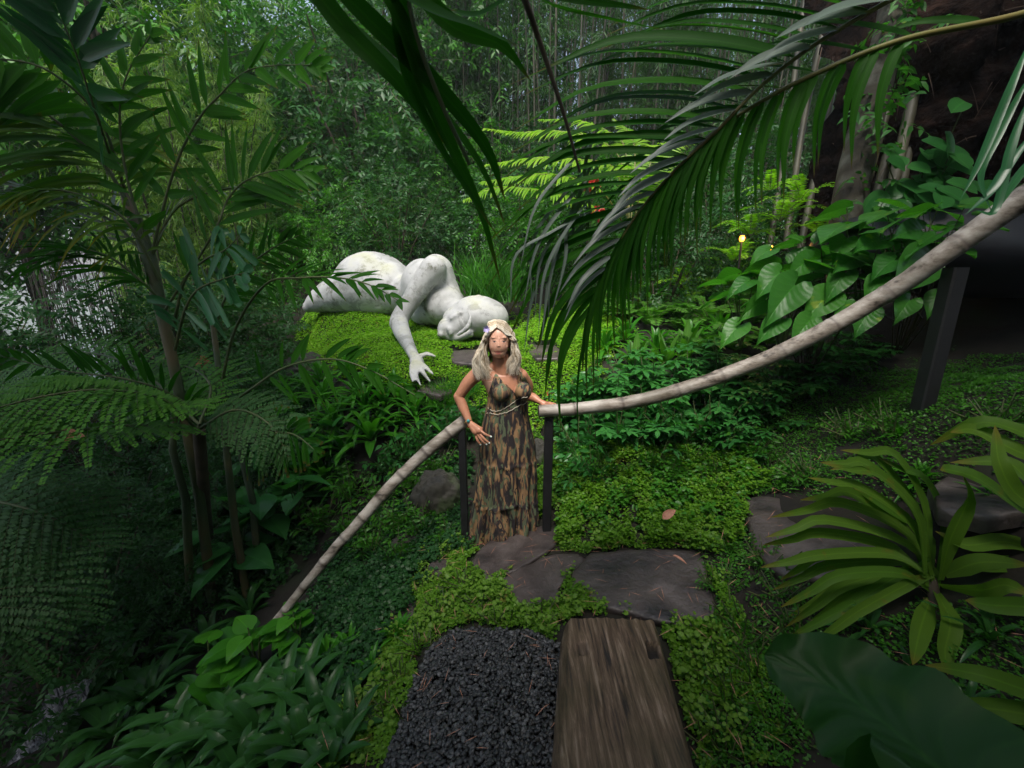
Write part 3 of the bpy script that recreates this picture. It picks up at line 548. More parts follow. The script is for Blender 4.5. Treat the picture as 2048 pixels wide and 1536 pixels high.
RP = [(1078,822,3.0),(1150,818,3.02),(1230,808,3.02),(1320,789,2.98),(1400,766,2.93),(1480,737,2.88),(1560,704,2.8),(1640,664,2.72),(1720,618,2.65),(1800,570,2.55),(1870,522,2.45),(1940,472,2.37),(2048,398,2.25),(2200,296,2.1)]
under(hr, bamboo(RP, [.043,.044,.046,.047,.047,.048,.049,.051,.052,.054,.056,.059,.062,.066], .33, 1).mesh('rail', bm_), 'pole')
def post(rt, px_, py_, d, w_, zb=None, lean=0):
    T_ = W(px_, py_, d); zb = hgt(T_[0], T_[1]) - .1 if zb is None else zb; mb = MB()
    C_ = cr([T_, (T_[0] + lean, T_[1], (T_[2] + zb) / 2), (T_[0] + lean, T_[1], zb)], 8); h = w_ / 2
    V_ = np.array([[c_[0] + sx_ * h, c_[1] + sy_ * h, c_[2]] for c_ in C_ for sx_, sy_ in ((-.8, -1), (.8, -1), (1, -.8), (1, .8), (.8, 1), (-.8, 1), (-1, .8), (-1, -.8))])
    f = [[i * 8 + j, i * 8 + (j + 1) % 8, (i + 1) * 8 + (j + 1) % 8, (i + 1) * 8 + j] for i in range(7) for j in range(8)]; mb.add(V_, f); mb.f.append((np.arange(8)[None, ::-1], 0))
    under(rt, mb.mesh('post', G['black'], False), 'post')
post(hr, 1098, 832, 3.04, .062, -.05); post(hr, 1912, 535, 2.45, .088)
hl = root('bamboo_handrail', W(926, 850, 3.15), 'slim pale bamboo pole handrail descending from behind the woman to the lower left', 'handrail')
under(hl, bamboo([(932,840,3.2),(880,880,3.17),(830,924,3.12),(780,973,3.07),(730,1029,3.02),(680,1087,2.97),(640,1136,2.92),(600,1184,2.87),(548,1246,2.8)], [.047,.045,.043,.041,.038,.035,.032,.029,.026], .2, 5).mesh('rail', bm_), 'pole')
post(hl, 924, 858, 3.2, .056, -.05); post(hl, 556, 1248, 2.84, .055, -.9)
# ---------------------------------------------------------------- stone slabs
def slab(poly, z, name, label, cat, th=.055, dz=(0, 0), group=None):
    H = np.array([hit(a, b_) for a, b_ in poly]); hc_ = H.mean(0); A3 = np.column_stack([H[:, :2] - hc_[:2], np.ones(len(H))]); co = np.linalg.lstsq(A3.T @ A3 + np.diag([.02 * len(H)] * 2 + [0]), A3.T @ H[:, 2], rcond=None)[0]
    co[:2] = np.clip(co[:2], -.35, .35); nrm = np.array([-co[0], -co[1], 1]); p0_ = np.array([hc_[0], hc_[1], co[2] + .035])
    rr0 = [ray(a, b_) for a, b_ in poly]; P = np.array([(np.array([0, 0, CZ]) + r_ * (np.dot(p0_ - [0, 0, CZ], nrm) / np.dot(r_, nrm)))[:2] for r_ in rr0]); dz = (co[0], co[1]); z = p0_[2]; P2 = []; zc0 = hc_
    for i in range(len(P)):
        a, b_ = P[i], P[(i + 1) % len(P)]; k = max(2, int(np.linalg.norm(b_ - a) / .03))
        for j in range(k): P2.append(a + (b_ - a) * j / k)
    P2 = np.array(P2); m = len(P2); P2 = P2 + (np.stack([fbm(P2[:, 0] * 25, P2[:, 1] * 25 + z), fbm(P2[:, 1] * 25 + 9, P2[:, 0] * 25)], -1) - .5) * .022; c0 = P2.mean(0)
    rings = []
    for s in (0, .15, .3, .45, .6, .75, .88, .96, 1.0): 
        Q = c0 + (P2 - c0) * s; zz = z + (fbm(Q[:, 0] * 5, Q[:, 1] * 5 + z * 7) - .5) * .018 + (fbm(Q[:, 0] * 22, Q[:, 1] * 22) - .5) * .006 - (.006 if s == 1 else 0) + dz[0] * (Q[:, 0] - zc0[0]) + dz[1] * (Q[:, 1] - zc0[1]); rings.append(np.column_stack([Q, zz]))
    e = rings[-1]
    for o_, dzz in ((1.006, .018), (.995, .036), (.97, th)):
        Q = c0 + (P2 - c0) * o_; rings.append(np.column_stack([Q, e[:, 2] - dzz]))
    V_ = np.concatenate(rings); f = [[i * m + j, i * m + (j + 1) % m, (i + 1) * m + (j + 1) % m, (i + 1) * m + j] for i in range(len(rings) - 1) for j in range(m)]
    mb = MB(); mb.add(V_, f); o = link(mb.mesh(name, G['stone']), name); return tag(o, label, cat, group)
Z7 = lambda p_: zm(680, 960, 2.4975, p_); Z8 = lambda p_: zm(1400, 560, 1.574, p_)
SL = []
def sb(poly, z, label, **k): SL.append(poly); slab(poly, z, 'stepping_stone', label, 'stepping stone', group='flat stepping stones', **k)
sb(Z7([(635,430),(665,395),(690,355),(740,305),(860,280),(930,235),(1060,225),(1110,260),(1100,300),(1030,360),(960,400),(880,450),(800,482),(730,492),(670,460)]), .015, 'flat grey brown stone slab the woman stands on')
sb(Z7([(815,490),(870,450),(960,410),(1010,385),(1080,365),(1190,368),(1230,390),(1180,440),(1120,500),(1090,545),(1100,600),(1070,640),(960,655),(870,642),(835,575)]), .06, 'mid sized grey brown stone slab between the woman\'s slab and the largest slab')
sb(Z7([(1150,500),(1165,450),(1215,400),(1250,365),(1340,355),(1560,340),(1700,350),(1805,360),(1840,450),(1860,560),(1885,660),(1865,710),(1780,728),(1640,712),(1540,690),(1460,655),(1330,642),(1270,615),(1210,575),(1158,545)]), .14, 'largest grey brown stone slab at the head of the wooden bench', th=.07)
sb(Z7([(440,430),(480,395),(550,390),(535,450),(495,520),(460,505)]), -.10, 'small dark stone slab left of the woman\'s slab in the creeper')
sb(Z7([(245,655),(300,595),(385,610),(370,690),(280,725)]), -.20, 'dark stone slab half hidden behind the low strap leaf plants')
sb(Z8([(135,690),(185,678),(330,688),(450,700),(540,760),(560,880),(420,950),(330,930),(265,925),(215,900),(168,830),(150,760)]), .45, 'brown stone slab behind the arching olive strap plant', th=.08)
sb(Z8([(720,650),(800,610),(960,625),(1060,650),(1060,720),(900,745),(760,720)]), .62, 'brown stone slab at the right edge behind the olive plants', th=.08)
sb([(900,712),(908,701),(960,698),(975,703),(975,724),(940,728),(905,724)], 1.0, 'small pale grey slab on the moss beside the woman\'s shoulder', th=.09)
sb([(1052,695),(1060,688),(1110,690),(1122,700),(1118,716),(1070,716)], 1.0, 'small grey slab on the moss under the hanging palm leaflets', th=.08)
sb([(835,782),(845,768),(900,770),(905,782),(880,790)], .70, 'reddish stone slab in front of the statue\'s fingertips', th=.06)
# ---------------------------------------------------------------- pebbles
PB = [(900,1262),(960,1256),(1060,1262),(1122,1290),(1122,1600),(690,1680),(770,1530),(800,1440),(830,1350),(860,1295)]
P_ = np.column_stack([rng.uniform(-.8, .3, 19000), rng.uniform(.6, 2.2, 19000)]); z_ = hgt(P_[:, 0], P_[:, 1]) + .03; a_, b_, _ = PX(np.column_stack([P_, z_])); ok = inpoly(a_, b_, PB); P_ = P_[ok]; z_ = z_[ok]
u8 = MB(); ell(u8, (0, 0, 0), (1, 1, 1), None, 12, 8); uv = np.concatenate(u8.v); m = len(P_)
sz = rng.uniform(.0062, .0115, m); ax = np.stack([sz * rng.uniform(1, 1.4, m), sz * rng.uniform(.75, 1, m), sz * rng.uniform(.58, .8, m)], -1)
A_ = unit(rng.normal(size=(m, 3)) * [1, 1, .2]); U_ = unit(np.cross(A_, rng.normal(size=(m, 3)) * .3 + [0, 0, 1])); C2 = np.cross(A_, U_)
PV = (uv[None, :, 0, None] * ax[:, None, 0, None] * A_[:, None] + uv[None, :, 1, None] * ax[:, None, 1, None] * U_[:, None] + uv[None, :, 2, None] * ax[:, None, 2, None] * C2[:, None]) + np.column_stack([P_, z_ + rng.uniform(-.014, .010, m)])[:, None]
cc = np.repeat(np.column_stack([rng.random(m), rng.random(m), rng.random(m)]), len(uv), 0); mb = MB()
mb.v.append(PV.reshape(-1, 3)); mb.c.append(cc); mb.n = len(cc)
for f, _ in u8.f: mb.f.append(((f[None] + np.arange(m)[:, None, None] * len(uv)).reshape(-1, f.shape[1]), 0))
pm, t, p = mat('dark_pebble'); at = nd(t, 'ShaderNodeAttribute', attribute_name='tint'); sx = nd(t, 'ShaderNodeSeparateColor'); t.links.new(at.outputs['Color'], sx.inputs[0])
c = ramp(t, sx.outputs[0], [(0, (.008, .009, .010)), (.5, (.023, .025, .028)), (.85, (.052, .054, .060)), (1, (.11, .11, .115))]); c = mixc(t, ramp(t, sx.outputs[1], [(.82, (0, 0, 0)), (1, (.8, .8, .8))]), c, (.06, .055, .05)); t.links.new(c, p.inputs['Base Color']); p.inputs['Roughness'].default_value = .52
tag(link(mb.mesh('pebbles', pm), 'pebbles'), 'bed of small dark grey river pebbles left of the bench', kind='stuff')
# ---------------------------------------------------------------- wooden bench
zt = .35; A0 = WZ(1135, 1236, zt); A1 = WZ(1312, 1238, zt); B0 = WZ(1118, 1536, zt); B1 = WZ(1392, 1536, zt)
nu, nv = 150, 90; U_ = np.linspace(0, 1.55, nu); Vv = np.linspace(0, 1, nv)
L0 = A0[None] + (B0 - A0)[None] * U_[:, None]; L1 = A1[None] + (B1 - A1)[None] * U_[:, None]
P3 = L0[:, None] * (1 - Vv[None, :, None]) + L1[:, None] * Vv[None, :, None]
ln = U_[:, None] * np.linalg.norm(B0 - A0); wd = Vv[None] * .45
z_ = P3[..., 2] + (fbm(wd * 60 + 3 * fbm(ln * 1.5, wd * 8), ln * 2.5) - .5) * .016 + (fbm(wd * 12, ln * 2) - .5) * .02 - .035 * np.clip((Vv[None] - .93) / .07, 0, 1) ** 2 - .02 * np.clip((.05 - Vv[None]) / .05, 0, 1) ** 2
P3[..., 2] = z_; ppx, ppy, _ = PX(P3.reshape(-1, 3)); ppx = ppx.reshape(nu, nv); ppy = ppy.reshape(nu, nv)
hole = inpoly(ppx, ppy, zm(680, 960, 2.4975, [(1525, 808), (1590, 812), (1605, 888), (1545, 892)])); P3[..., 2] -= hole * .05
h2 = inpoly(ppx, ppy, zm(680, 960, 2.4975, [(1185, 815), (1240, 812), (1245, 870), (1190, 875)])); P3[..., 2] -= h2 * .008
P3[0, :, 1] += .012 * (fbm(wd[0] * 30, wd[0] * 0) - .5); g3 = P3.reshape(-1, 3); b = (np.arange(nu - 1)[:, None] * nv + np.arange(nv - 1)[None]).ravel()
mb = MB(); mb.add(g3, np.stack([b, b + 1, b + nv + 1, b + nv], -1), np.column_stack([np.maximum(hole, h2 * .35).ravel(), np.tile(Vv, nu), np.zeros(nu * nv)]))
edge = np.concatenate([P3[:, 0][::-1], P3[0, 1:], P3[1:, -1]]); outw = np.concatenate([np.tile([-1, 0, 0], (nu, 1)), np.tile([0, 1, 0], (nv - 1, 1)), np.tile([1, 0, 0], (nu - 1, 1))]).astype(float)
rg = [edge, edge + outw * .012 - [0, 0, .03], edge + outw * .03 - [0, 0, .12], edge + outw * .02 - [0, 0, .28]]; me_ = len(edge)
f = [[i * me_ + j, (i + 1) * me_ + j, (i + 1) * me_ + j + 1, i * me_ + j + 1] for i in range(3) for j in range(me_ - 1)]; mb.add(np.concatenate(rg), f, (0, .5, 0))
wdm, t, p = mat('old_timber'); L = t.links.new; tc = nd(t, 'ShaderNodeTexCoord'); mp = nd(t, 'ShaderNodeMapping'); mp.inputs['Scale'].default_value = (48, 3.5, 20); mp.inputs['Rotation'].default_value = (0, 0, -.04); L(tc.outputs['Object'], mp.inputs[0])
n1 = nd(t, 'ShaderNodeTexNoise', Scale=1., Detail=8., Roughness=.7, Distortion=.4); L(mp.outputs[0], n1.inputs['Vector']); n2 = nd(t, 'ShaderNodeTexNoise', Scale=4., Detail=5.); L(tc.outputs['Object'], n2.inputs['Vector'])
c = ramp(t, n1.outputs[0], [(.36, (.012, .008, .006)), (.46, (.075, .045, .026)), (.56, (.15, .098, .062)), (.66, (.28, .205, .155))]); c = mixc(t, ramp(t, n2.outputs[0], [(.42, (0, 0, 0)), (.62, (.75, .75, .75))]), c, mixc(t, .5, c, (.07, .055, .02)))
at = nd(t, 'ShaderNodeAttribute', attribute_name='tint'); sx = nd(t, 'ShaderNodeSeparateColor'); L(at.outputs['Color'], sx.inputs[0]); c = mixc(t, sx.outputs[0], c, (.012, .009, .007))
L(c, p.inputs['Base Color']); p.inputs['Roughness'].default_value = .7; bp = nd(t, 'ShaderNodeBump', Strength=.7, Distance=.012); L(n1.outputs[0], bp.inputs['Height']); L(bp.outputs[0], p.inputs['Normal'])
br = root('wooden_bench', (A0 + A1) / 2 * [1, 1, 0] + [0, 0, .1], 'thick weathered plank bench with a square mortise hole beside the dark pebbles', 'bench'); under(br, mb.mesh('seat', wdm), 'seat')
for (s, e_) in ((.12, .2), (1.3, 1.4)):
    mb = MB(); a = A0 + (B0 - A0) * s + [.06, 0, -.25]; b_ = A1 + (B1 - A1) * s + [-.06, 0, -.25]; q_ = unit(B0 - A0) * .12
    Vq = [a, b_, b_ + q_, a + q_]; Vq = np.array([v - [0, 0, h] for h in (0, .3) for v in Vq]); mb.add(Vq, [[0, 1, 5, 4], [1, 2, 6, 5], [2, 3, 7, 6], [3, 0, 4, 7]]); under(br, mb.mesh('leg', wdm), 'leg')
# ================================================================ vegetation
def comp(P): return np.asarray(P, float)
def frond(mb, pts, n, Lf, Wf, up=(0, -.35, 1), a0=75, a1=30, droop=.35, lift=.05, prof='palm', K=5, u0=.12, u1=1., rad=.012, mi=0, smi=1, tint=None, jit=.12, fold=.18, sides=(1, -1), Ls=(1, 1), world=False, wave=0, tip=True):
    """feather frond: rachis through pts, leaflets on both sides. Lf(u)->length, Wf width"""
    P = cr(pts if world else [W(*a) for a in pts], 60); T = unit(np.gradient(P, axis=0))
    if rad: tube(mb, P, np.linspace(rad, rad * .25, 60), 5, smi, (.5, 0, .5), False)
    up = unit(np.array(up, float))
    for s, ls in zip(sides, Ls):
        u = np.linspace(u0, u1, n) + rng.normal(size=n) * .25 / n; u = np.clip(u, 0, 1); i = u * 59; i0 = np.minimum(i.astype(int), 58); f = (i - i0)[:, None]
        p = P[i0] * (1 - f) + P[i0 + 1] * f; t = T[i0]; Sd = unit(np.cross(t, up)) * s; N = np.cross(Sd, t) * s
        N = np.where((N @ up)[:, None] < 0, -N, N); a = np.radians(a0 + (a1 - a0) * u)[:, None]
        D = t * np.cos(a) + Sd * np.sin(a) + N * lift + rng.normal(size=(n, 3)) * jit
        L_ = np.array([Lf(x) for x in u]) * ls * (1 + rng.normal(size=n) * .07)
        blades(mb, p, D, N + rng.normal(size=(n, 3)) * .15, L_, Wf * (.8 + .3 * rng.random(n)), droop * (.7 + .6 * rng.random(n)), prof, K, fold, mi, tint, wave)
pl = lambda mx, lo=.35: (lambda u: mx * (lo + (1 - lo) * math.sin(math.pi * min(1, max(0, u)) ** .8)) * (1 - .45 * u ** 3))
def tree(name, loc, label, cat, parts, group=None, **k):
    r = root(name, loc, label, cat, group, **k)
    for pn, me in parts: link(me, pn, r)
    return r
# ---------------------------------------------------------------- ground covers (nobody could count them)
def cover(name, label, box, poly, n, size, matn, prof='round', seed=1, thr=.0, lift=.03, noise=3., excl=(), up=1.2, mix=None, K=2, ratio=1., bump=.08, zoff=0., droop=.1):
    rs = np.random.default_rng(seed); x = rs.uniform(box[0], box[1], n); y = rs.uniform(box[2], box[3], n); z = hgt(x, y); a, b, d = PX(np.column_stack([x, y, z]))
    jx = (fbm(x * 9, y * 9) - .5) * 90 + (fbm(x * 31, y * 31) - .5) * 40; jy = (fbm(x * 9 + 50, y * 9) - .5) * 90 + (fbm(x * 31 + 9, y * 31) - .5) * 40; ok = inpoly(a + jx, b + jy, poly)
    for e in excl: ok &= ~inpoly(a + jx * .3, b + jy * .3, e)
    q = fbm(x * noise, y * noise); ok &= q > thr + rs.random(n) * .12; x, y, z, q = x[ok], y[ok], z[ok], q[ok]; m = len(x)
    P = np.column_stack([x, y, z + zoff + bump * np.clip(q - .3, 0, 1) + rs.random(m) * lift]); D = rs.normal(size=(m, 3)); D[:, 2] = np.abs(D[:, 2]) * .3; N = rs.normal(size=(m, 3)) * .55 + [0, -.15, up]
    sz = size * rs.uniform(.6, 1.35, m); mb = MB(); tn = np.clip(fbm(x * 5, y * 5) * .7 + rs.random(m) * .5 - .1, 0, 1)
    blades(mb, P, D, N, sz, sz * ratio, droop, prof, K, .1, 0, tn); return tag(link(mb.mesh(name, G[matn]), name), label, kind='stuff')
EX = SL + [PB]
BENCH = [(1112, 1240), (1318, 1234), (1420, 1600), (1100, 1600)]
MOUND = [(596,640),(612,612),(700,596),(800,600),(860,640),(1000,668),(1110,625),(1190,590),(1250,640),(1220,720),(1160,800),(1100,860),(1000,850),(900,815),(820,790),(740,760),(650,735),(600,700)]
cover('mound_moss', 'bright green moss covering the mound below the statue', (-4, 2.2, 3.4, 8.2), MOUND, 230000, .024, 'moss', seed=2, lift=.035, excl=SL, bump=.16, noise=2.5)
cover('creeping_leaves', 'tiny round creeping leaves around the stone slabs', (-1.4, 1.2, 1.1, 3.6), [(900,1075),(1020,1090),(1100,1060),(1400,1090),(1500,1180),(1560,1536),(1300,1536),(1300,1230),(1120,1240),(1120,1290),(900,1255),(840,1300),(790,1450),(740,1600),(600,1600),(720,1400),(800,1220),(860,1110)], 170000, .014, 'creeper', seed=3, thr=.28, excl=EX + [BENCH], bump=.07, noise=7., lift=.02)
cover('slope_creeper', 'yellow green creeping leaves on the slope right of the woman', (0.1, 1.9, 2.2, 4.6), [(1080,880),(1180,800),(1500,830),(1560,960),(1500,1060),(1420,1120),(1250,1110),(1120,1100),(1060,1080)], 140000, .022, 'creeper', seed=4, thr=.38, excl=EX, bump=.10, noise=9, lift=.09)
cover('mixed_weeds', 'loose broader leaved weeds on the slope right of the woman', (0.1, 2.2, 2.2, 4.8), [(1090,840),(1180,800),(1500,830),(1560,960),(1480,1060),(1300,1060),(1120,1060),(1090,980)], 26000, .042, 'shrub', 'ovate', seed=24, thr=.42, excl=EX, bump=.10, noise=8, lift=.12, K=3, ratio=.55, droop=.3)
cover('dark_moss', 'low dark green moss on the shaded right slope', (.6, 4.6, 1.0, 4.8), [(1450,820),(1700,740),(2048,720),(2048,1000),(1800,1010),(1560,980),(1480,1100),(1600,1250),(2048,1200),(2048,1560),(1400,1536),(1420,1200),(1460,1000)], 130000, .014, 'shrub', seed=5, thr=.25, excl=EX, bump=.06, noise=5., lift=.02)
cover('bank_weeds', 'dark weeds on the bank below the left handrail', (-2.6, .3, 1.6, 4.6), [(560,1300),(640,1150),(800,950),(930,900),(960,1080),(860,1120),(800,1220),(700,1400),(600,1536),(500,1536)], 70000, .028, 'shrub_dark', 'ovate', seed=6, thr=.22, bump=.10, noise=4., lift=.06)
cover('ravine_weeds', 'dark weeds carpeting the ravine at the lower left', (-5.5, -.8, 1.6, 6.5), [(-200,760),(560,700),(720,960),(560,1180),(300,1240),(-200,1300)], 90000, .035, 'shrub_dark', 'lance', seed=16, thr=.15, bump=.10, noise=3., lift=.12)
cover('coin_leaves', 'pale coin shaped creeper leaves on the slope and round the slabs', (-1.2, 2.2, 1.2, 4.4), [(860,1090),(940,1120),(1000,1170),(1090,1080),(1080,900),(1180,860),(1440,900),(1520,1000),(1420,1110),(1440,1200),(1500,1536),(1330,1536),(1330,1235),(1120,1240),(1120,1290),(900,1260),(820,1340),(780,1460),(700,1536),(640,1536),(800,1230)], 42000, .021, 'coin', seed=31, thr=.44, excl=EX + [BENCH], bump=.10, noise=8, lift=.06, K=4)
# grass tufts and litter in the creeper
cover('fine_grass', 'fine grass blades among the creeping leaves', (-1.2, 2.4, 1.0, 3.8), [(800,1200),(900,1100),(1100,1060),(1300,1080),(1500,900),(1700,950),(1560,1100),(1650,1536),(1300,1536),(1320,1230),(1120,1240),(1100,1290),(900,1255),(760,1500),(700,1400)], 16000, .075, 'grass', 'grass', seed=8, thr=.42, excl=EX + [BENCH], up=.2, lift=.01, noise=5, K=3, ratio=.06, bump=.05, droop=.4)
rs = np.random.default_rng(11); x = rs.uniform(-.8, 2.2, 1500); y = rs.uniform(1.1, 3.4, 1500); z = hgt(x, y) + .045 + rs.random(1500) * .03; a, b, d = PX(np.column_stack([x, y, z])); ok = (b > 1060) | (a > 1420); D = rs.normal(size=(1500, 3)) * [1, 1, .12]
mb = MB(); blades(mb, np.column_stack([x, y, z])[ok][:420], D[ok][:420], (0, 0, 1), rs.uniform(.04, .12, 420), .0035, .0, 'lance', 2, .2); tag(link(mb.mesh('leaf_litter', G['dead']), 'leaf_litter'), 'scattered dry brown stalks on stones and creeper', kind='stuff')
# ---------------------------------------------------------------- small plant prototypes (mesh shared between copies)
def rosette(n, L, Wd, el=(25, 75), droop=.6, prof='strap', matn='strap', K=7, seed=0, fold=.2, stem=0, wave=0):
    mb = MB(); az = np.arange(n) * 2.39996 + rng.random(n) * .4; e = np.radians(np.linspace(el[0], el[1], n) + rng.normal(size=n) * 5)
    D = np.column_stack([np.cos(az) * np.cos(e), np.sin(az) * np.cos(e), np.sin(e)]); N = np.column_stack([-np.cos(az) * np.sin(e), -np.sin(az) * np.sin(e), np.cos(e)])
    base = np.column_stack([np.cos(az) * .01, np.sin(az) * .01, stem + np.linspace(0, .04, n)])
    blades(mb, base, D, N, L * rng.uniform(.75, 1.1, n), Wd * rng.uniform(.8, 1.1, n), droop * rng.uniform(.6, 1.2, n), prof, K, fold, 0, None, wave); return mb.mesh('rosette', G[matn])
def fernplant(n, L, leafL, matn='fern', el=(30, 75), droop=.55, npin=26, Wd=.02, prof='lance', seed=0):
    mb = MB()
    for k in range(n):
        a = k * 2.4 + rng.random() * .5; e = R(rng.uniform(*el)); l = L * rng.uniform(.75, 1.1); d = np.array([math.cos(a) * math.cos(e), math.sin(a) * math.cos(e), math.sin(e)])
        P = [d * l * t + np.array([0, 0, -droop * l * t * t]) for t in (0, .25, .5, .75, 1)]
        frond(mb, P, npin, lambda u: leafL * math.sin(math.pi * min(1, .12 + .85 * u)) ** .7, Wd, up=(-d[0] * .6, -d[1] * .6, 1), a0=85, a1=55, droop=.12, rad=.004, K=2, prof=prof, world=True, u0=.1, jit=.05, fold=.05, wave=0)
    return mb.mesh('fern', [G[matn], G['stem']])
def leafyplant(nst, H, lL, lW, matn, prof='ovate', k=7, spread=.8, seed=0, stems=True, whorl=False, droop=.35):
    """shrub of upright stems, each with alternate (or end-whorled) leaves"""
    mb = MB(); d = rdir(nst, 1.1); d[:, :2] *= spread; P0 = rng.normal(size=(nst, 3)) * [.04, .04, 0]; ls = H * rng.uniform(.55, 1.1, nst)
    if not whorl: sprays(mb, P0 + d * ls[:, None] * .3, d, ls * .75, k, lL, lW, prof, droop, 3, 0, 1)
    for i in range(nst): tube(mb, [P0[i], P0[i] + d[i] * ls[i] * .5, P0[i] + d[i] * ls[i]], [.006, .005, .003], 5, 1, (.5, 0, .5), False)
    if whorl:
        for i in range(nst):
            for lev in (.75, 1.):
                c = P0[i] + d[i] * ls[i] * lev; a = np.arange(k) * 2 * math.pi / k + rng.random(); D = np.column_stack([np.cos(a), np.sin(a), np.full(k, .25)]) + rng.normal(size=(k, 3)) * .12
                blades(mb, np.tile(c, (k, 1)), D, (0, 0, 1), lL * rng.uniform(.8, 1.1, k), lW, droop, prof, 4, .15)
    return mb.mesh('leafy', [G[matn], G['stem']])
def aroid(n, H, L, Wd, matn='heart', prof='ovate', seed=0, lean=.5, heart=True):
    """long-stalked heart shaped leaves"""
    mb = MB(); t = np.linspace(0, 1, 9)
    for k in range(n):
        a = rng.random() * 6.283; d = np.array([math.cos(a) * lean * rng.uniform(.3, 1), math.sin(a) * lean * rng.uniform(.3, 1), 1]) * H * rng.uniform(.5, 1.05)
        tube(mb, [(0, 0, 0), d * .5 + [0, 0, .05], d], [.007, .005, .004], 5, 1, (.5, 0, .5), False)
        out = unit([d[0], d[1], 0]) if abs(d[0]) + abs(d[1]) > .01 else np.array([1, 0, 0]); out = unit(out + rng.normal(size=3) * [.5, .5, .15]); sz = rng.uniform(.7, 1.15)
        N = unit(np.array([0, 0, 1.]) + out * .5 + rng.normal(size=3) * .2); Sd = unit(np.cross(out, N)); V = []; C = []
        yy = [-.22, -.14, 0, .12, .28, .46, .66, .85, 1.0]; ww = [.24, .42, .52, .55, .52, .43, .29, .13, .01]; inn = [.22, .12, 0, 0, 0, 0, 0, 0, 0]; tn = rng.random()
        for y_, w_, i_ in zip(yy, ww, inn):
            cpt = d + out * y_ * L * sz - np.array([0, 0, 1]) * .35 * L * sz * max(0, y_) ** 2
            for q in (-1, -.5, -.04, 0, .04, .5, 1):
                ws = w_ * Wd * sz * q if i_ == 0 or q in (-1, 1) else (np.sign(q) * (i_ * .45 + abs(q) * (w_ - i_ * .45)) * Wd * sz); ws = 0 if (q == 0 and i_ == 0) else ws
                if i_ > 0 and abs(q) < .1: ws = np.sign(q or 1) * i_ * .42 * Wd * sz
                V.append(cpt + Sd * ws + N * (abs(q) * .06 * L + .01 * L * math.sin(y_ * 25) * abs(q))); C.append([tn, y_, min(1, abs(q) * 2)])
        f = []
        for i in range(8):
            for j in range(6):
                if i < 2 and j in (2, 3): continue
                f.append([i * 7 + j, i * 7 + j + 1, (i + 1) * 7 + j + 1, (i + 1) * 7 + j])
        mb.add(V, f, C, 0)
    return mb.mesh('aroid', [G[matn], G['stem']])
def tuft(n, L, Wd, matn='grass', spread=.12):
    mb = MB(); D = rdir(n, 1.6); P = rng.normal(size=(n, 3)) * [spread, spread, 0]; blades(mb, P, D, rng.normal(size=(n, 3)) + [0, -.6, 0], L * rng.uniform(.6, 1.1, n), Wd, rng.uniform(.1, .45, n), 'grass', 6, .1); return mb.mesh('tuft', G[matn])
def put(name, me, part, px, py, sc, label, cat, group=None, d=None, rz=None, dz=-.02, tilt=None):
    p = hit(px, py) if d is None else W(px, py, d)
    o = link(me, name); o.location = p + [0, 0, dz]; o.rotation_euler = ((tilt or (0, 0))[0], (tilt or (0, 0))[1], random.random() * 6.28 if rz is None else rz); o.scale = (sc,) * 3
    return tag(o, label, cat, group)
M_ = {}
M_['ros1'] = rosette(26, .42, .045, (15, 78), .55, 'strap', 'strap'); M_['ros2'] = rosette(20, .36, .06, (20, 75), .45, 'strap', 'strap')
M_['ros3'] = rosette(30, .40, .030, (10, 75), .7, 'strap', 'strap'); M_['rosd'] = rosette(18, .55, .085, (20, 70), .6, 'ovate', 'strap_dark'); M_['rosd2'] = rosette(22, .5, .05, (15, 75), .6, 'strap', 'strap_dark')
M_['fern1'] = fernplant(11, .6, .09, 'fern', npin=24); M_['fern2'] = fernplant(9, .75, .11, 'fern_dark', npin=24); M_['fern3'] = fernplant(14, .38, .055, 'fern', npin=18, Wd=.015)
M_['teal'] = leafyplant(22, .5, .11, .04, 'shrub_teal', 'ovate', 7); M_['teal2'] = leafyplant(20, .5, .085, .032, 'shrub', 'ovate', 8); M_['scheff'] = leafyplant(26, .55, .12, .045, 'shrub_teal', 'obov', 7, 1.0, whorl=True)
M_['heart'] = aroid(13, .7, .26, .26); M_['heart_d'] = aroid(12, .75, .28, .26, 'shrub_teal'); M_['heart_s'] = aroid(11, .3, .12, .13, 'strap'); M_['birdnest'] = rosette(14, .7, .11, (40, 75), .35, 'ovate', 'fern', wave=.01)
M_['tuft'] = tuft(170, .8, .016); M_['weep'] = tuft(120, .45, .012, 'bamb', .2); M_['herb'] = leafyplant(26, .22, .035, .015, 'shrub', 'ovate', 9, 1.1); M_['herb2'] = leafyplant(26, .2, .03, .018, 'creeper', 'ovate', 8, 1.2)
M_['yferns'] = fernplant(10, .6, .08, 'moss', npin=22)
cnt = {}
def pg(kind, name, cat, label, lst, group=None):
    for a in lst:
        px, py, sc = a[:3]; put(name, M_[kind], None, px, py, sc, a[3] if len(a) > 3 and isinstance(a[3], str) else label, cat, group, d=a[4] if len(a) > 4 else None)
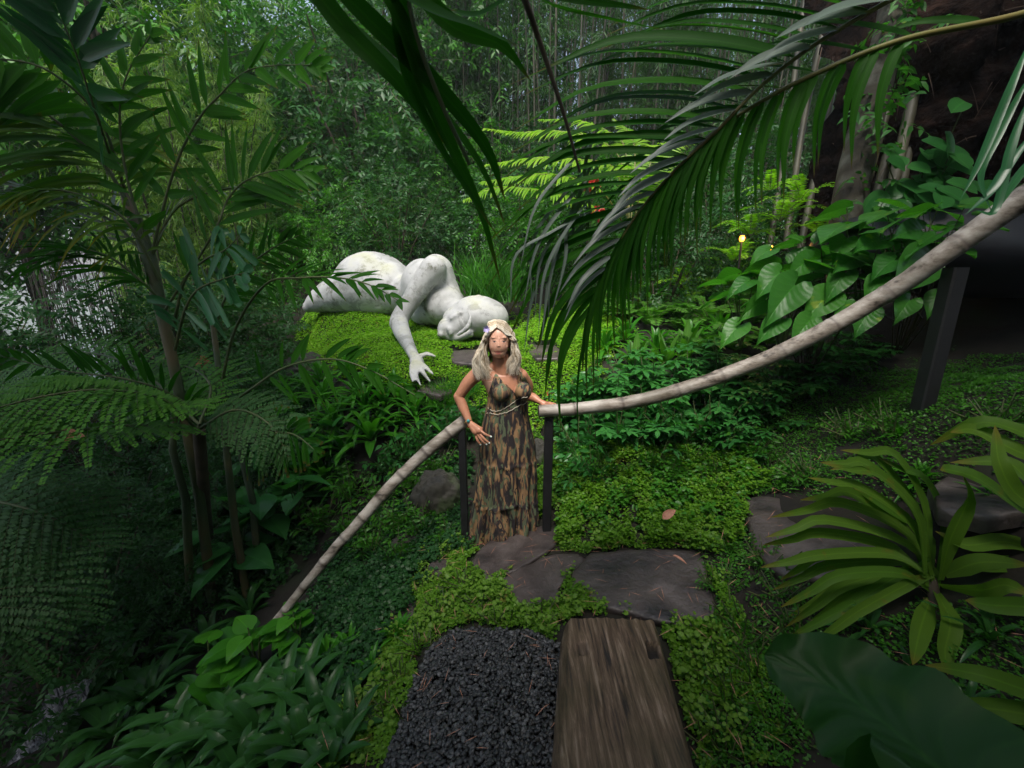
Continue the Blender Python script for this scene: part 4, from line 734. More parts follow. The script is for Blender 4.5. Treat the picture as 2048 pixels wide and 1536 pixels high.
# bright strap-leaf bed between statue and left handrail
pg('ros1', 'strap_leaf_plant', 'plant', 'bright green strap leaved rosette in the bed below the mossy mound', [(650, 800, 1.43), (715, 790, 1.3), (770, 815, 1.3), (600, 775, 1.3), (830, 835, 1.17), (670, 850, 1.3), (560, 800, 1.43), (700, 745, 1.17), (750, 772, 1.17), (640, 760, 1.17), (590, 830, 1.3), (730, 820, 1.3), (660, 880, 1.2), (790, 780, 1.0), (540, 830, 1.4), (620, 920, 1.3), (570, 900, 1.3)], 'bright strap leaved plants below the mound')
pg('ros2', 'strap_leaf_plant', 'plant', 'broader leaved glossy rosette in the bed below the mossy mound', [(742,880,1.6),(690,905,1.3),(650,960,1.2),(600,960,1.2),(610,860,1.1),(800,800,.9),(560,860,1.1)], 'broad glossy rosettes below the mound')
pg('ros3', 'strap_leaf_plant', 'plant', 'narrow leaved arching rosette in the bed below the mossy mound', [(860,800,.8),(800,850,.9),(690,960,.9),(890,830,.8),(760,840,.9),(820,880,.8),(680,820,1.)], 'narrow leaved rosettes below the mound')
pg('teal', 'leafy_shrub', 'shrub', 'leafy green shrub behind the upper left handrail', [(860,905,.9),(900,880,.8),(820,925,.8),(780,950,.7),(960,870,.8),(930,860,.8)], 'leafy shrubs behind the left handrail')
pg('teal2', 'leafy_shrub', 'shrub', 'low leafy shrub on the bank below the strap leaf bed', [(850,1075,.6),(890,1085,.5),(800,1125,.6),(835,1045,.6),(780,1060,.6),(870,1040,.5),(700,1000,.8),(760,1010,.7),(820,985,.7),(640,1060,.9),(700,1080,.8),(870,960,.8),(740,1110,.7),(800,1070,.7)], 'low leafy shrubs on the bank')
pg('tuft', 'grass_clump', 'grass', 'tall narrow grass clump behind the statue head', [(960,590,1.35,'tall narrow grass clump standing left behind the statue head',6.7),(1000,600,1.3,'tall narrow grass clump standing right behind the statue head',6.6)])
pg('tuft', 'grass_clump', 'grass', 'short grass clump at the statue hand', [(870,815,.5),(905,805,.5),(930,790,.5),(890,790,.45)], 'short grass clumps beside the statue fingertips')
pg('birdnest', 'birds_nest_fern', 'fern', 'bird nest fern with upright broad blades on the slope above the handrail', [(1270,740,.75),(1330,735,.8),(1370,720,.8)], 'upright broad bladed ferns above the handrail')
pg('scheff', 'umbrella_shrub', 'shrub', 'glossy shrub with leaves in whorls above the handrail', [(1230, 840, 1.04), (1300, 820, 1.1), (1380, 800, 1.04), (1460, 790, 1.04), (1180, 850, 0.91), (1420, 850, 0.98), (1340, 870, 0.91), (1250, 880, 0.91)], 'glossy shrubs along the right handrail')
pg('teal', 'leafy_shrub', 'shrub', 'leafy teal green shrub right of the woman behind the handrail', [(1150, 860, 1.12), (1190, 820, 1.12), (1170, 920, 1.0), (1260, 790, 1.12), (1140, 930, 0.75), (1230, 900, 1.0), (1290, 880, 1.0), (1350, 900, 1.0), (1420, 900, 1.0), (1180, 970, 0.75)], 'leafy shrubs right of the woman')
pg('scheff', 'umbrella_shrub', 'shrub', 'dark glossy whorled shrub under the handrail', [(1500,860,.8),(1560,800,.9),(1480,910,.6),(1620,760,.9),(1700,730,.8)], 'whorled shrubs under the handrail')
pg('teal2', 'leafy_shrub', 'shrub', 'low leafy shrub beneath the right handrail', [(1240,1000,.5),(1340,960,.6),(1420,990,.5),(1500,930,.7),(1220,960,.6),(1300,940,.6),(1380,930,.6),(1440,960,.5),(1160,980,.5)], 'low shrubs beneath the right handrail')
pg('heart', 'heart_leaf_plant', 'plant', 'plant with large bright heart shaped leaves beyond the right handrail', [(1560,700,1.0,'',3.6),(1640,690,1.0,'',3.5),(1480,690,.9,'',3.9),(1720,640,1.0,'',3.3),(1800,600,.9,'',3.2),(1600,620,.9,'',4.0),(1700,560,.9,'',3.9),(1860,560,.7,'',3.0)], 'heart leaved plants beyond the right handrail')
for o in COL.objects:
    if 'heart_leaf' in o.name and not o.get('label'): o['label'] = 'plant with large bright heart shaped leaves beyond the right handrail'
pg('fern1', 'fern', 'fern', 'light green fern in the undergrowth above the right handrail', [(1250,640,.9),(1320,620,1),(1400,600,1),(1480,600,1),(1190,600,.9),(1360,660,.9),(1440,640,.9),(1540,560,1.1),(1280,590,.9)], 'light green ferns above the right handrail')
pg('weep', 'reed_clump', 'grass', 'drooping yellow green reed clump behind the hanging palm leaflets', [(1190,560,1.3),(1240,570,1.3),(1300,560,1.4),(1360,570,1.4),(1430,565,1.5),(1150,590,1.0),(1500,580,1.4)], 'drooping reeds behind the palm leaflets')
pg('yferns', 'fern', 'fern', 'yellow green fern at the foot of the bamboo', [(1500,470,1.2,'',5.6),(1560,440,1.2,'',5.3),(1600,400,1.1,'',5.2),(1470,520,1.1,'',5.5),(1640,470,1.,'',5.0),(1540,380,.9,'',5.4)], 'yellow green ferns at the foot of the bamboo')
for o in COL.objects:
    if 'fern' in o.name and not o.get('label'): o['label'] = 'yellow green fern at the foot of the bamboo'
pg('fern3', 'fern', 'fern', 'small low fern on the creeper slope right of the stones', [(1210,1040,.5),(1290,1050,.5),(1400,1050,.5),(1150,1030,.5),(1350,930,.7),(1330,1010,.7),(1380,990,.6),(1180,1010,.6),(1460,1100,.6),(1450,1010,.6),(1500,960,.6),(1300,965,.6)], 'small ferns on the creeper slope')
pg('herb', 'low_herb', 'plant', 'low leafy herb in the shaded ground right of the bench', [(1480,1250,.8),(1560,1200,.8),(1520,1350,.7),(1470,1400,.7),(1560,1450,.7),(1440,1180,.7),(1600,1280,.8),(1450,1500,.7),(1540,1130,.8),(1620,960,.9),(1700,870,.9),(1540,930,.8),(1780,860,.9),(1990,850,.9),(1500,1300,.8),(1430,1330,.6)], 'low herbs right of the bench')
pg('herb2', 'low_herb', 'plant', 'bright low herb among the creeper left of the stones', [(930,1180,.8),(1000,1250,.7),(880,1230,.8),(960,1225,.7),(1080,1245,.7),(840,1300,.7),(800,1370,.7),(780,1440,.7),(900,1110,.7),(1110,1230,.6),(850,1180,.7)], 'bright herbs left of the stones')
# bottom left beds
pg('ros1', 'strap_leaf_plant', 'plant', 'bright arching rosette left of the pebble bed', [(655,1330,.75),(700,1300,.6),(620,1370,.6),(800,1270,.55),(740,1350,.5)], 'arching rosettes left of the pebble bed')
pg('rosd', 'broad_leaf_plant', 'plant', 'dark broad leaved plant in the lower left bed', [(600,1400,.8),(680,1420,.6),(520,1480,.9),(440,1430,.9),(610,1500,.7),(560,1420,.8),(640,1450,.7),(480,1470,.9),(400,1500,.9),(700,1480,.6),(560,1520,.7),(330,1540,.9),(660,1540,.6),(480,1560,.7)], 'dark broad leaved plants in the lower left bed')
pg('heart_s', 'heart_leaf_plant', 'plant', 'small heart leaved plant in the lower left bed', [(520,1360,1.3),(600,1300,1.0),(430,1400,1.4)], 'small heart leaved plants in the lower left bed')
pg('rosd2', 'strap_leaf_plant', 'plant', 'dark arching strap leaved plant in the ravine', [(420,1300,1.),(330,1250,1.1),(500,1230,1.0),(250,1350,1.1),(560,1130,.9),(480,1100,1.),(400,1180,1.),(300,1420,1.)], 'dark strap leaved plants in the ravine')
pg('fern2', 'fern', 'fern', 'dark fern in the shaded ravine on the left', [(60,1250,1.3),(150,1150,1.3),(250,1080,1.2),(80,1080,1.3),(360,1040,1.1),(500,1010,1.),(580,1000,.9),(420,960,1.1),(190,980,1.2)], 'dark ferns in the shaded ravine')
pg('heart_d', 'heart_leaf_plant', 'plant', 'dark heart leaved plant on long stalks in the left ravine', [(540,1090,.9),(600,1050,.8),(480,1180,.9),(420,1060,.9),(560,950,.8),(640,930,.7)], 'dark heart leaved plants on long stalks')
pg('rosd2', 'strap_leaf_plant', 'plant', 'dark strap leaved plant under the arching olive plants', [(1740,1260,.5),(1820,1380,.5),(1930,1420,.5),(1980,1280,.5),(1680,1330,.45)], 'dark strap leaved plants under the olive plants')
pg('rosd', 'broad_leaf_plant', 'plant', 'dark broad leaved plant at the bottom left edge of the bed', [(230,1480,1.),(330,1500,.9),(300,1400,1.),(180,1420,1.),(400,1440,.9)], 'dark broad leaved plants at the bottom left edge')
# ---------------------------------------------------------------- mossy rocks
def rock(px, py, r, label, d=None, sq=(1, .8, .7)):
    p = hit(px, py) if d is None else W(px, py, d); mb = MB(); ell(mb, (0, 0, 0), (1, 1, 1), None, 96, 72); V = np.concatenate(mb.v); s = .75 + .5 * fbm(V[:, 0] * 1.6 + px, V[:, 1] * 1.6 + V[:, 2] * 1.3, 5) + .14 * (fbm(V[:, 0] * 6 + px, V[:, 1] * 6 + V[:, 2] * 7, 4) - .5); mb.v = [V * s[:, None] * r * np.array(sq)]
    o = link(mb.mesh('rock', G['rock']), 'mossy_rock'); o.location = p; tag(o, label, 'rock')
rock(880, 1010, .27, 'large dark mossy rock behind the left handrail post', sq=(.9, .8, 1.2)); rock(820, 1090, .15, 'small dark rock below the large mossy rock'); rock(1075, 925, .2, 'grey rock behind the right black post', sq=(.8, .8, 1.2))
rock(620, 740, .35, 'dark rock at the left foot of the mossy mound')
mb = MB(); ell(mb, (0, 0, 0), (1, 1, 1), None, 60, 40); V = np.concatenate(mb.v); s = .9 + .2 * fbm(V[:, 0] * 1.2, V[:, 2] * 1.2 + V[:, 1]); mb.v = [V * s[:, None] * [1.35, .6, .38]]; o = link(mb.mesh('boulder', G['darkrock']), 'dark_boulder'); o.location = W(1950, 505, 3.9); o.rotation_euler = (0, .05, -.1); tag(o, 'long smooth black boulder behind the upper end of the handrail', 'boulder')
# ---------------------------------------------------------------- right foreground: arching strap plants and the big leaf
def archplant(name, px, py, d, label, n, L, Wd, az, matn='olive', el=(5, 60), stem=.12, droop=.45):
    p0 = W(px, py, d); r = root(name, p0 - [0, 0, stem], label, 'plant'); mb = MB(); a = np.radians(np.linspace(az[0], az[1], n) + rng.normal(size=n) * 8); e = np.radians(rng.uniform(el[0], el[1], n)); D = np.column_stack([np.cos(a) * np.cos(e), np.sin(a) * np.cos(e), np.sin(e)]); N = np.column_stack([-np.cos(a) * np.sin(e), -np.sin(a) * np.sin(e), np.cos(e)])
    blades(mb, p0 + D * .02 + np.column_stack([np.zeros(n), np.zeros(n), rng.uniform(-.05, .1, n)]), D, N, L * rng.uniform(.7, 1.1, n), Wd * rng.uniform(.8, 1.15, n), droop * rng.uniform(.6, 1.3, n), 'strap', 12, .22); under(r, mb.mesh('foliage', G[matn]), 'foliage')
    mb = MB(); tube(mb, [p0 - [0, 0, stem + .3], p0 + [0, 0, .1]], [.03, .022], 8); under(r, mb.mesh('stem', G['twig']), 'stem')
def pixblades(mb, base, lst, Wd, prof='strap', K=14, tint=None, nrm=None, mi=0):
    for b_, pts in enumerate(lst):
        C = cr([W(*q) for q in pts], K + 1); T = unit(np.gradient(C, axis=0)); N = np.array(nrm if nrm is not None else [0, -.75, .75]) + rng.normal(size=3) * .2; Sd = unit(np.cross(T, N)); Nn = np.cross(Sd, T); t = np.linspace(0, 1, K + 1); wd = (Wd[b_] if isinstance(Wd, (list, tuple)) else Wd) * PROF[prof](t)[:, None] * .5
        V = np.stack([C - Sd * wd + Nn * wd * .3, C, C + Sd * wd + Nn * wd * .3], 1); c = np.zeros((K + 1, 3, 3)); c[..., 0] = rng.random() if tint is None else tint; c[..., 1] = t[:, None]; c[:, 0, 2] = c[:, 2, 2] = 1
        b = np.arange(K)[:, None] * 3 + np.arange(2)[None]; mb.add(V.reshape(-1, 3), np.stack([b, b + 1, b + 4, b + 3], -1).reshape(-1, 4), c.reshape(-1, 3), mi)
r = root('arching_strap_plant', W(1850, 1200, 1.9), 'large olive green arching strap plant in front of the brown slab', 'plant')
mb = MB(); bl = []
for (tx, ty, hx, hy) in [(1650,928,1760,950),(1615,955,1720,975),(1600,1000,1700,985),(1540,1035,1680,1005),(1530,1075,1650,1040),(1525,1090,1640,1065),(1520,1135,1640,1110),(1560,1160,1640,1110),(1545,1180,1660,1130),(1560,1215,1680,1150),(1570,1255,1690,1170),(1590,1270,1700,1185),(1575,1235,1680,1175),(1660,940,1750,915),(1755,915,1850,960),(1700,970,1790,1030),(1640,925,1735,930),(1620,1290,1720,1220),(1680,900,1790,910),(1560,1285,1700,1210)]:
    d0 = 1.95 + .2 * rng.random(); bx = 1862 + rng.normal() * 10; by = 1165 + rng.normal() * 18; bl.append([(bx, by, 1.95), ((bx + hx) / 2 + 30, (by + hy) / 2 - 20, d0), (hx, hy, d0), ((hx + tx) / 2, (hy + ty) / 2 + 1, d0), (tx, ty, d0 + .02)])
pixblades(mb, None, bl, .050); bl = [[(1880,1160,1.95),(1900,1080,1.9),(1935,1000,1.85),(1925,950,1.8)],[(1870,1180,1.95),(1900,1240,1.8),(1890,1300,1.75),(1895,1350,1.7)],[(1880,1170,1.95),(1960,1180,1.8),(2010,1170,1.75),(2060,1190,1.7)],[(1890,1150,1.95),(1960,1125,1.85),(2060,1130,1.75)],[(1860,1200,1.95),(1840,1260,1.8),(1825,1330,1.7)]]
pixblades(mb, None, bl, .075, tint=.9); under(r, mb.mesh('foliage', G['olive']), 'foliage'); mb = MB(); tube(mb, [W(1862,1155,1.97), W(1880,1260,1.9), W(1890,1350,1.85)], [.02, .028, .03], 8); under(r, mb.mesh('stem', G['twig']), 'stem')
r = root('arching_strap_plant', W(2040, 1420, 1.5), 'dark green strap plant spreading from the lower right edge', 'plant'); mb = MB()
pixblades(mb, None, [[(2150,1130,1.9),(2020,1085,1.9),(1930,1090,1.9),(1870,1062,1.95)],[(2150,1160,1.9),(2040,1130,1.9),(1960,1130,1.9),(1890,1125,1.95)],[(2150,1050,1.8),(2048,1020,1.8),(1960,960,1.8),(1900,940,1.85),(1880,940,1.85)],[(2160,1000,1.7),(2060,960,1.75),(2010,925,1.8),(1900,925,1.9)],[(2200,1420,1.4),(2080,1390,1.45),(1960,1350,1.5),(1850,1330,1.6)],[(2200,1460,1.4),(2060,1430,1.45),(1960,1415,1.5),(1840,1408,1.6)],[(2200,1520,1.3),(2060,1500,1.4),(1960,1480,1.45),(1900,1462,1.5)],[(2160,900,1.8),(2060,870,1.8),(1960,845,1.9),(1860,890,2.0)],[(2160,940,1.8),(2040,905,1.8),(1950,860,1.9),(1900,865,1.9)],[(2160,1240,1.6),(2060,1215,1.7),(1980,1210,1.75),(1930,1200,1.8)],[(2160,1010,1.6),(2048,1000,1.6),(2000,930,1.6),(1990,850,1.7)]], .07); under(r, mb.mesh('foliage', G['olive']), 'foliage')
mb = MB(); tube(mb, [W(2160,1200,1.7), W(2160,1500,1.5)], [.04, .05], 8); under(r, mb.mesh('stem', G['twig']), 'stem')
pg('ros1', 'strap_leaf_plant', 'plant', 'small green rosette behind the olive arching plant', [(1840,960,.5,'small green rosette above the olive arching plant'),(1990,1000,.5,'small green rosette near the right edge above the olive plant'),(1800,870,.35,'tiny rosette at the foot of the black end post')])
r = root('broad_leaf', W(1900, 1700, .8), 'single huge dark green blurred leaf rising at the bottom right corner', 'leaf'); mb = MB(); C = cr([W(*q) for q in [(2000,1680,.62),(1900,1560,.72),(1760,1440,.84),(1640,1360,.94),(1530,1310,1.0)]], 30); T = unit(np.gradient(C, axis=0)); N = np.array([-.1, -.6, .8]); Sd = unit(np.cross(T, N)); Nn = np.cross(Sd, T); t = np.linspace(0, 1, 30); V = []; C2 = []
for i in range(30):
    wv = .19 * (1 - t[i]) ** .5 * min(1, .7 + t[i]) + .006
    for q in np.linspace(-1, 1, 9): V.append(C[i] + Sd[i] * wv * q * (1 + .05 * math.sin(t[i] * 40 + q)) + Nn[i] * (.18 * wv * abs(q) + .012 * math.sin(t[i] * 26 + q * 2) * q * q)); C2.append([.6, t[i], min(1, abs(q) * 3)])
b = (np.arange(29)[:, None] * 9 + np.arange(8)[None]).ravel(); mb.add(V, np.stack([b, b + 1, b + 10, b + 9], -1), C2); under(r, mb.mesh('blade', G['big']), 'blade'); mb = MB(); tube(mb, [W(2000,1680,.62) - [0, 0, .35], W(2000,1680,.62)], [.012, .01], 8); under(r, mb.mesh('stalk', G['stem']), 'stalk')

def heartleaf(mb, c, out, N, L, Wd, tn):
    out = unit(out); N = unit(N - out * np.dot(N, out)); Sd = unit(np.cross(out, N)); V = []; C = []
    yy = [-.22, -.14, 0, .12, .28, .46, .66, .85, 1.0]; ww = [.24, .42, .52, .55, .52, .43, .29, .13, .01]; inn = [.22, .12, 0, 0, 0, 0, 0, 0, 0]; qs = np.array([-1, -.7, -.35, -.04, 0, .04, .35, .7, 1])
    for y_, w_, i_ in zip(yy, ww, inn):
        for q in qs:
            ws = w_ * q if not i_ else np.sign(q) * (i_ * .4 + abs(q) * (w_ - i_ * .4))
            V.append(c + out * y_ * L - np.array([0, 0, .3 * L]) * max(0, y_) ** 2 + Sd * ws * Wd + N * L * (abs(q) * .07 + .014 * math.sin(y_ * 24) * abs(q) + .02 * math.sin(y_ * 5 + q * 3))); C.append([tn, y_, min(1, abs(q) * 2)])
    f = [[i * 9 + j, i * 9 + j + 1, (i + 1) * 9 + j + 1, (i + 1) * 9 + j] for i in range(8) for j in range(8) if not (i < 2 and j in (3, 4))]; mb.add(V, f, C, 0)
def heartbush(base, lst, label, matn='heart'):
    r = root('heart_leaf_plant', base, label, 'plant'); mb = MB(); sm_ = MB()
    for (px, py, tx, ty, d) in lst:
        c = W(px, py, d); tip = W(tx, ty, d - .06); L_ = np.linalg.norm(tip - c); heartleaf(mb, c, tip - c + [0, 0, .1 * L_], np.array([0, -.7, .8]) + rng.normal(size=3) * .4, L_ * .76, L_ * rng.uniform(.46, .62), rng.random()); b0 = np.array(base); tube(sm_, [b0 + (c - b0) * [.15, .15, .0], b0 + (c - b0) * [.5, .6, .7], c], [.006, .005, .003], 5, 0, cap=False)
    under(r, mb.mesh('foliage', G[matn]), 'foliage'); under(r, sm_.mesh('stems', G['twig']), 'stems')
heartbush(hit(1620, 740), [(1560,545,1500,600,3.2),(1620,520,1555,560,3.2),(1590,570,1515,655,3.1),(1660,590,1590,650,3.1),(1530,600,1460,640,3.3),(1640,480,1700,430,3.3),(1600,480,1560,465,3.4),(1690,545,1640,610,3.1),(1560,640,1500,690,3.1),(1620,640,1570,700,3.0),(1500,560,1440,600,3.5),(1690,480,1660,530,3.2),(1710,610,1660,660,3.0),(1480,650,1430,700,3.3),(1540,500,1490,530,3.5),(1590,520,1650,470,3.4)], 'sprawling plant with large bright heart shaped leaves left of the end post')
heartbush(hit(1800, 700), [(1840,460,1760,470,2.9),(1870,470,1800,520,2.8),(1790,520,1730,560,2.9),(1850,520,1760,590,2.8),(1760,560,1720,610,2.9),(1900,450,1940,440,2.9),(1760,480,1690,500,3.0),(1820,600,1780,650,2.8),(1740,620,1700,680,2.9),(1710,520,1650,545,3.1),(1880,590,1850,640,2.9)], 'plant with bright heart shaped leaves overlapping the upper handrail')
# ================================================================ large palms
def palm(name, loc, label): return root(name, loc, label, 'palm')
def fr(rt, pts, n, mxL, Wd, matn='palm', lo=.4, part='frond', **k):
    mb = MB(); frond(mb, pts, n, pl(mxL, lo), Wd, **k); return under(rt, mb.mesh('frond', [G[matn], G['stem_y'] if k.get('yel') else G['stem']]), part)
def fr2(rt, pts, n, Lfun, Wd, matn='palm', smat='stem', **k):
    mb = MB(); frond(mb, pts, n, Lfun, Wd, **k); return under(rt, mb.mesh('frond', [G[matn], G[smat]]), 'frond')
# --- palm at the left with the main stem
p0 = hit(430, 1150); pr = palm('palm_tree', p0, 'slender multi stemmed palm filling the left side with broad fronds')
mb = MB(); tube(mb, [W(*q) for q in [(425,1200,3.6),(400,1000,3.4),(368,830,3.25),(345,720,3.2),(318,600,3.15),(300,520,3.1),(272,440,3.1),(240,370,3.1)]], [.04,.036,.034,.036,.042,.045,.04,.02], 12); under(pr, mb.mesh('trunk', G['trunk_g']), 'trunk')
for pts in ([(500,1230,3.7),(470,1050,3.6),(455,920,3.5),(440,760,3.5),(425,640,3.5)], [(380,1180,3.5),(372,1000,3.3),(345,900,3.2),(350,800,3.2)], [(520,1180,3.8),(505,1000,3.8),(470,860,3.7),(440,800,3.7)]):
    mb = MB(); tube(mb, [W(*q) for q in pts], np.linspace(.032, .02, len(pts)), 10); under(pr, mb.mesh('trunk', G['trunk_g']), 'trunk')
V_ = (0, -1, .25)   # leaflets roughly facing the camera
fr(pr, [(268,430,3.1),(215,340,3.0),(150,275,2.9),(70,215,2.8),(-60,180,2.7)], 30, .95, .035, 'palm_yel', up=(0,-.5,.9), droop=.55, a0=70, a1=40, sides=(1,-1), Ls=(.9,.9), rad=.016)
fr(pr, [(300,520,3.1),(345,350,2.95),(390,250,2.85),(440,190,2.8),(500,140,2.75),(600,130,2.7),(640,140,2.7)], 15, .42, .062, 'palm', up=V_, droop=.05, a0=60, a1=35, prof='palm', jit=.1, Ls=(.8,1.0), rad=.01)
fr(pr, [(330,620,3.1),(425,470,2.9),(455,400,2.9),(495,360,2.85),(560,340,2.8),(625,345,2.8)], 17, .5, .05, 'palm', up=V_, droop=.1, a0=60, a1=30, jit=.08, rad=.009)
fr(pr, [(230,340,3.1),(190,220,2.6),(155,115,2.4),(125,40,2.3),(90,-60,2.2)], 13, .5, .085, 'palm_teal', up=V_, droop=.1, a0=65, a1=40, jit=.06, rad=.009)
fr(pr, [(250,380,3.1),(200,240,2.9),(110,150,2.7),(20,120,2.6),(-80,130,2.5)], 14, .5, .07, 'palm', up=V_, droop=.35, a0=80, a1=50, jit=.1)
fr(pr, [(300,500,3.1),(260,380,3.0),(240,260,2.9),(250,160,2.8),(300,70,2.8)], 14, .48, .06, 'palm', up=V_, droop=.1, a0=60, a1=35, jit=.12)
fr(pr, [(320,600,3.1),(280,560,3.0),(210,510,2.9),(120,500,2.8),(40,540,2.8)], 24, .55, .028, 'palm_dark', up=(0,-.3,1), droop=.3, a0=60, a1=35)
fr(pr, [(320,560,3.1),(250,440,2.9),(160,390,2.8),(80,380,2.7),(0,400,2.7)], 26, .5, .024, 'palm_yel', up=(0,-.3,1), droop=.65, a0=70, a1=45)
fr(pr, [(345,660,3.1),(370,560,2.9),(410,520,2.8),(450,500,2.75),(480,470,2.7)], 9, .34, .055, 'palm_teal', up=V_, droop=.35, a0=90, a1=50, prof='blunt')
fr(pr, [(350,700,3.1),(370,620,2.9),(395,580,2.8),(440,560,2.75),(490,545,2.7)], 8, .32, .055, 'palm_teal', up=V_, droop=.25, a0=80, a1=40, prof='blunt')
fr(pr, [(440,780,3.4),(470,660,3.2),(530,570,3.0),(600,556,2.9),(680,556,2.85),(740,570,2.8),(795,600,2.75)], 15, .36, .036, 'palm_dark', up=(0,-.65,.75), droop=.15, a0=60, a1=25, u0=.35, Ls=(.9,.9))
fr(pr, [(440,820,3.4),(500,780,3.2),(570,735,3.0),(660,718,2.9),(740,740,2.85),(830,790,2.8)], 12, .30, .045, 'palm_dark', up=V_, droop=.2, a0=80, a1=30, u0=.3)
fr(pr, [(430,860,3.4),(480,850,3.2),(540,860,3.0),(590,870,2.9),(630,900,2.85)], 14, .30, .036, 'palm_dark', up=V_, droop=.3, a0=85, a1=40, prof='blunt', u0=.3)
fr(pr, [(470,900,3.5),(360,800,3.2),(260,760,3.0),(120,740,2.9),(-40,700,2.8)], 22, .42, .035, 'palm_dark', up=V_, droop=.25, a0=70, a1=35)
fr(pr, [(425,660,3.5),(470,560,3.4),(540,500,3.3),(600,470,3.3)], 16, .4, .035, 'palm_dark', up=V_, droop=.25, a0=60, a1=30)
fr(pr, [(300,520,3.1),(350,420,3.1),(440,380,3.1),(540,375,3.0)], 18, .45, .028, 'silver', up=(0,-.2,1), droop=.1, a0=45, a1=25)
fr(pr, [(300,520,3.1),(220,440,3.1),(130,400,3.0),(0,360,3.0)], 20, .5, .026, 'silver', up=(0,-.2,1), droop=.15, a0=50, a1=25)
# --- overhanging palm, upper right
pq = palm('palm_tree', (3.4, .2, 1.2), 'big palm whose long fronds hang into the picture from the upper right')
mb = MB(); tube(mb, [(3.4, .2, 1.0), (3.35, .2, 2.5), (3.2, .3, 4.2)], [.12, .10, .07], 14); under(pq, mb.mesh('trunk', G['trunk_g']), 'trunk')
def fan(pts, nl, Lf, Wd, matn, smat, **k): mb = MB(); frond(mb, pts, nl, Lf, Wd, **k); return mb
FA = cr([(1960,-90),(1778,2),(1630,89),(1522,172),(1434,261),(1345,345),(1271,433),(1222,517),(1195,600)], 60); FB = cr([(2300,-60),(2048,27),(1808,79),(1630,148),(1507,212),(1414,276),(1330,368),(1262,470)], 60)
dA = lambda u: 1.3 + .25 * u
def side(C2, us, off, Wd, matn, bow=-.12, dd=.0, jit=12, prof='palm', dof=dA):
    mb = MB(); bl = []; ws = []
    for u in us:
        b_ = C2[min(59, int(u * 59.9))]; ox = np.interp(u, off[0], off[1]) * rng.uniform(.85, 1.1); oy = np.interp(u, off[0], off[2]) + rng.normal() * jit; d0 = dof(u); l = math.hypot(ox, oy); nx, ny = -oy / l, ox / l
        if ny > 0: nx, ny = -nx, -ny
        k = -bow * l; bl.append([(b_[0], b_[1], d0), (b_[0] + ox * .33 + nx * k * .8, b_[1] + oy * .25 + ny * k * .8, d0 + dd * .3), (b_[0] + ox * .68 + nx * k, b_[1] + oy * .58 + ny * k, d0 + dd * .7), (b_[0] + ox, b_[1] + oy, d0 + dd)]); ws.append(np.interp(u, [0, 1], Wd) * rng.uniform(.8, 1.15))
    pixblades(mb, None, bl, ws, prof, K=10); return under(pq, mb.mesh('frond_blades', [G[matn]]), 'frond')
side(FA, np.linspace(.08, .99, 36), ([0, .3, .5, .7, .85, 1], [-520, -500, -430, -330, -170, -60], [10, 20, 70, 150, 200, 260]), (.050, .026), 'palm_dark', -.10, .12)
side(FA, np.linspace(.12, .9, 18), ([0, .4, .8, 1], [-190, -170, -120, -70], [60, 60, 100, 130]), (.045, .020), 'silver', -.04, -.03, 5)  # pale leaf colour paints these leaflet bases as catching light
side(FB, np.linspace(.30, .99, 30), ([0, .5, 1], [-60, -50, -30], [200, 230, 240]), (.034, .022), 'palm_dark', -.06, .03, 25)
side(FB, np.linspace(.2, .95, 11), ([0, .5, 1], [-240, -200, -130], [-30, 20, 110]), (.035, .022), 'palm_dark', -.06, .10, 15)
side(FA, np.linspace(.45, .99, 20), ([0, .5, 1], [-60, -60, -40], [230, 240, 230]), (.026, .018), 'palm_dark', -.05, .05, 30)
mb = MB()
for C2, r0 in ((FA, .008), (FB, .012)): tube(mb, [W(a_[0], a_[1], dA(i / 59)) for i, a_ in enumerate(C2)], np.linspace(r0, .003, 60), 8)
under(pq, mb.mesh('frond_midribs', G['stem_y']), 'midrib')
mb = MB(); bl = []   # pale hanging tip leaflets
for k in range(13):
    x0 = 1225 - k * 3 + rng.normal() * 22; y0 = 240 + k * 17 + rng.normal() * 10; x1 = 1110 + rng.normal() * 45 - k * 2; y1 = 520 + k * 8 + rng.normal() * 30; dd = 1.5 + rng.random() * .1
    bl.append([(x0, y0, dd), (x0 * .55 + x1 * .45 - 25, y0 * .6 + y1 * .4, dd), (x1 - 5, y0 * .25 + y1 * .75, dd), (x1 - 25 + rng.normal() * 8, y1 + 60, dd)])
pixblades(mb, None, bl, .014, 'lance', tint=None); under(pq, mb.mesh('frond', G['silver']), 'frond')
mb = MB(); bl = [[(2060,190,1.5),(2020,300,1.5),(1990,420,1.5),(1950,560*.75,1.5)],[(2070,260,1.5),(2010,340,1.5),(1975,390,1.5),(1930,430,1.5)],[(2080,300,1.5),(2030,360,1.5),(1995,420,1.5)],[(2060,80,1.5),(2010,200,1.5),(1960,320,1.5),(1920,400,1.5)],[(2060,150,1.5),(2000,260,1.5),(1960,350,1.5),(1985,430,1.5)]]; pixblades(mb, None, bl, .028, 'lance'); under(pq, mb.mesh('frond', G['palm_teal']), 'frond')
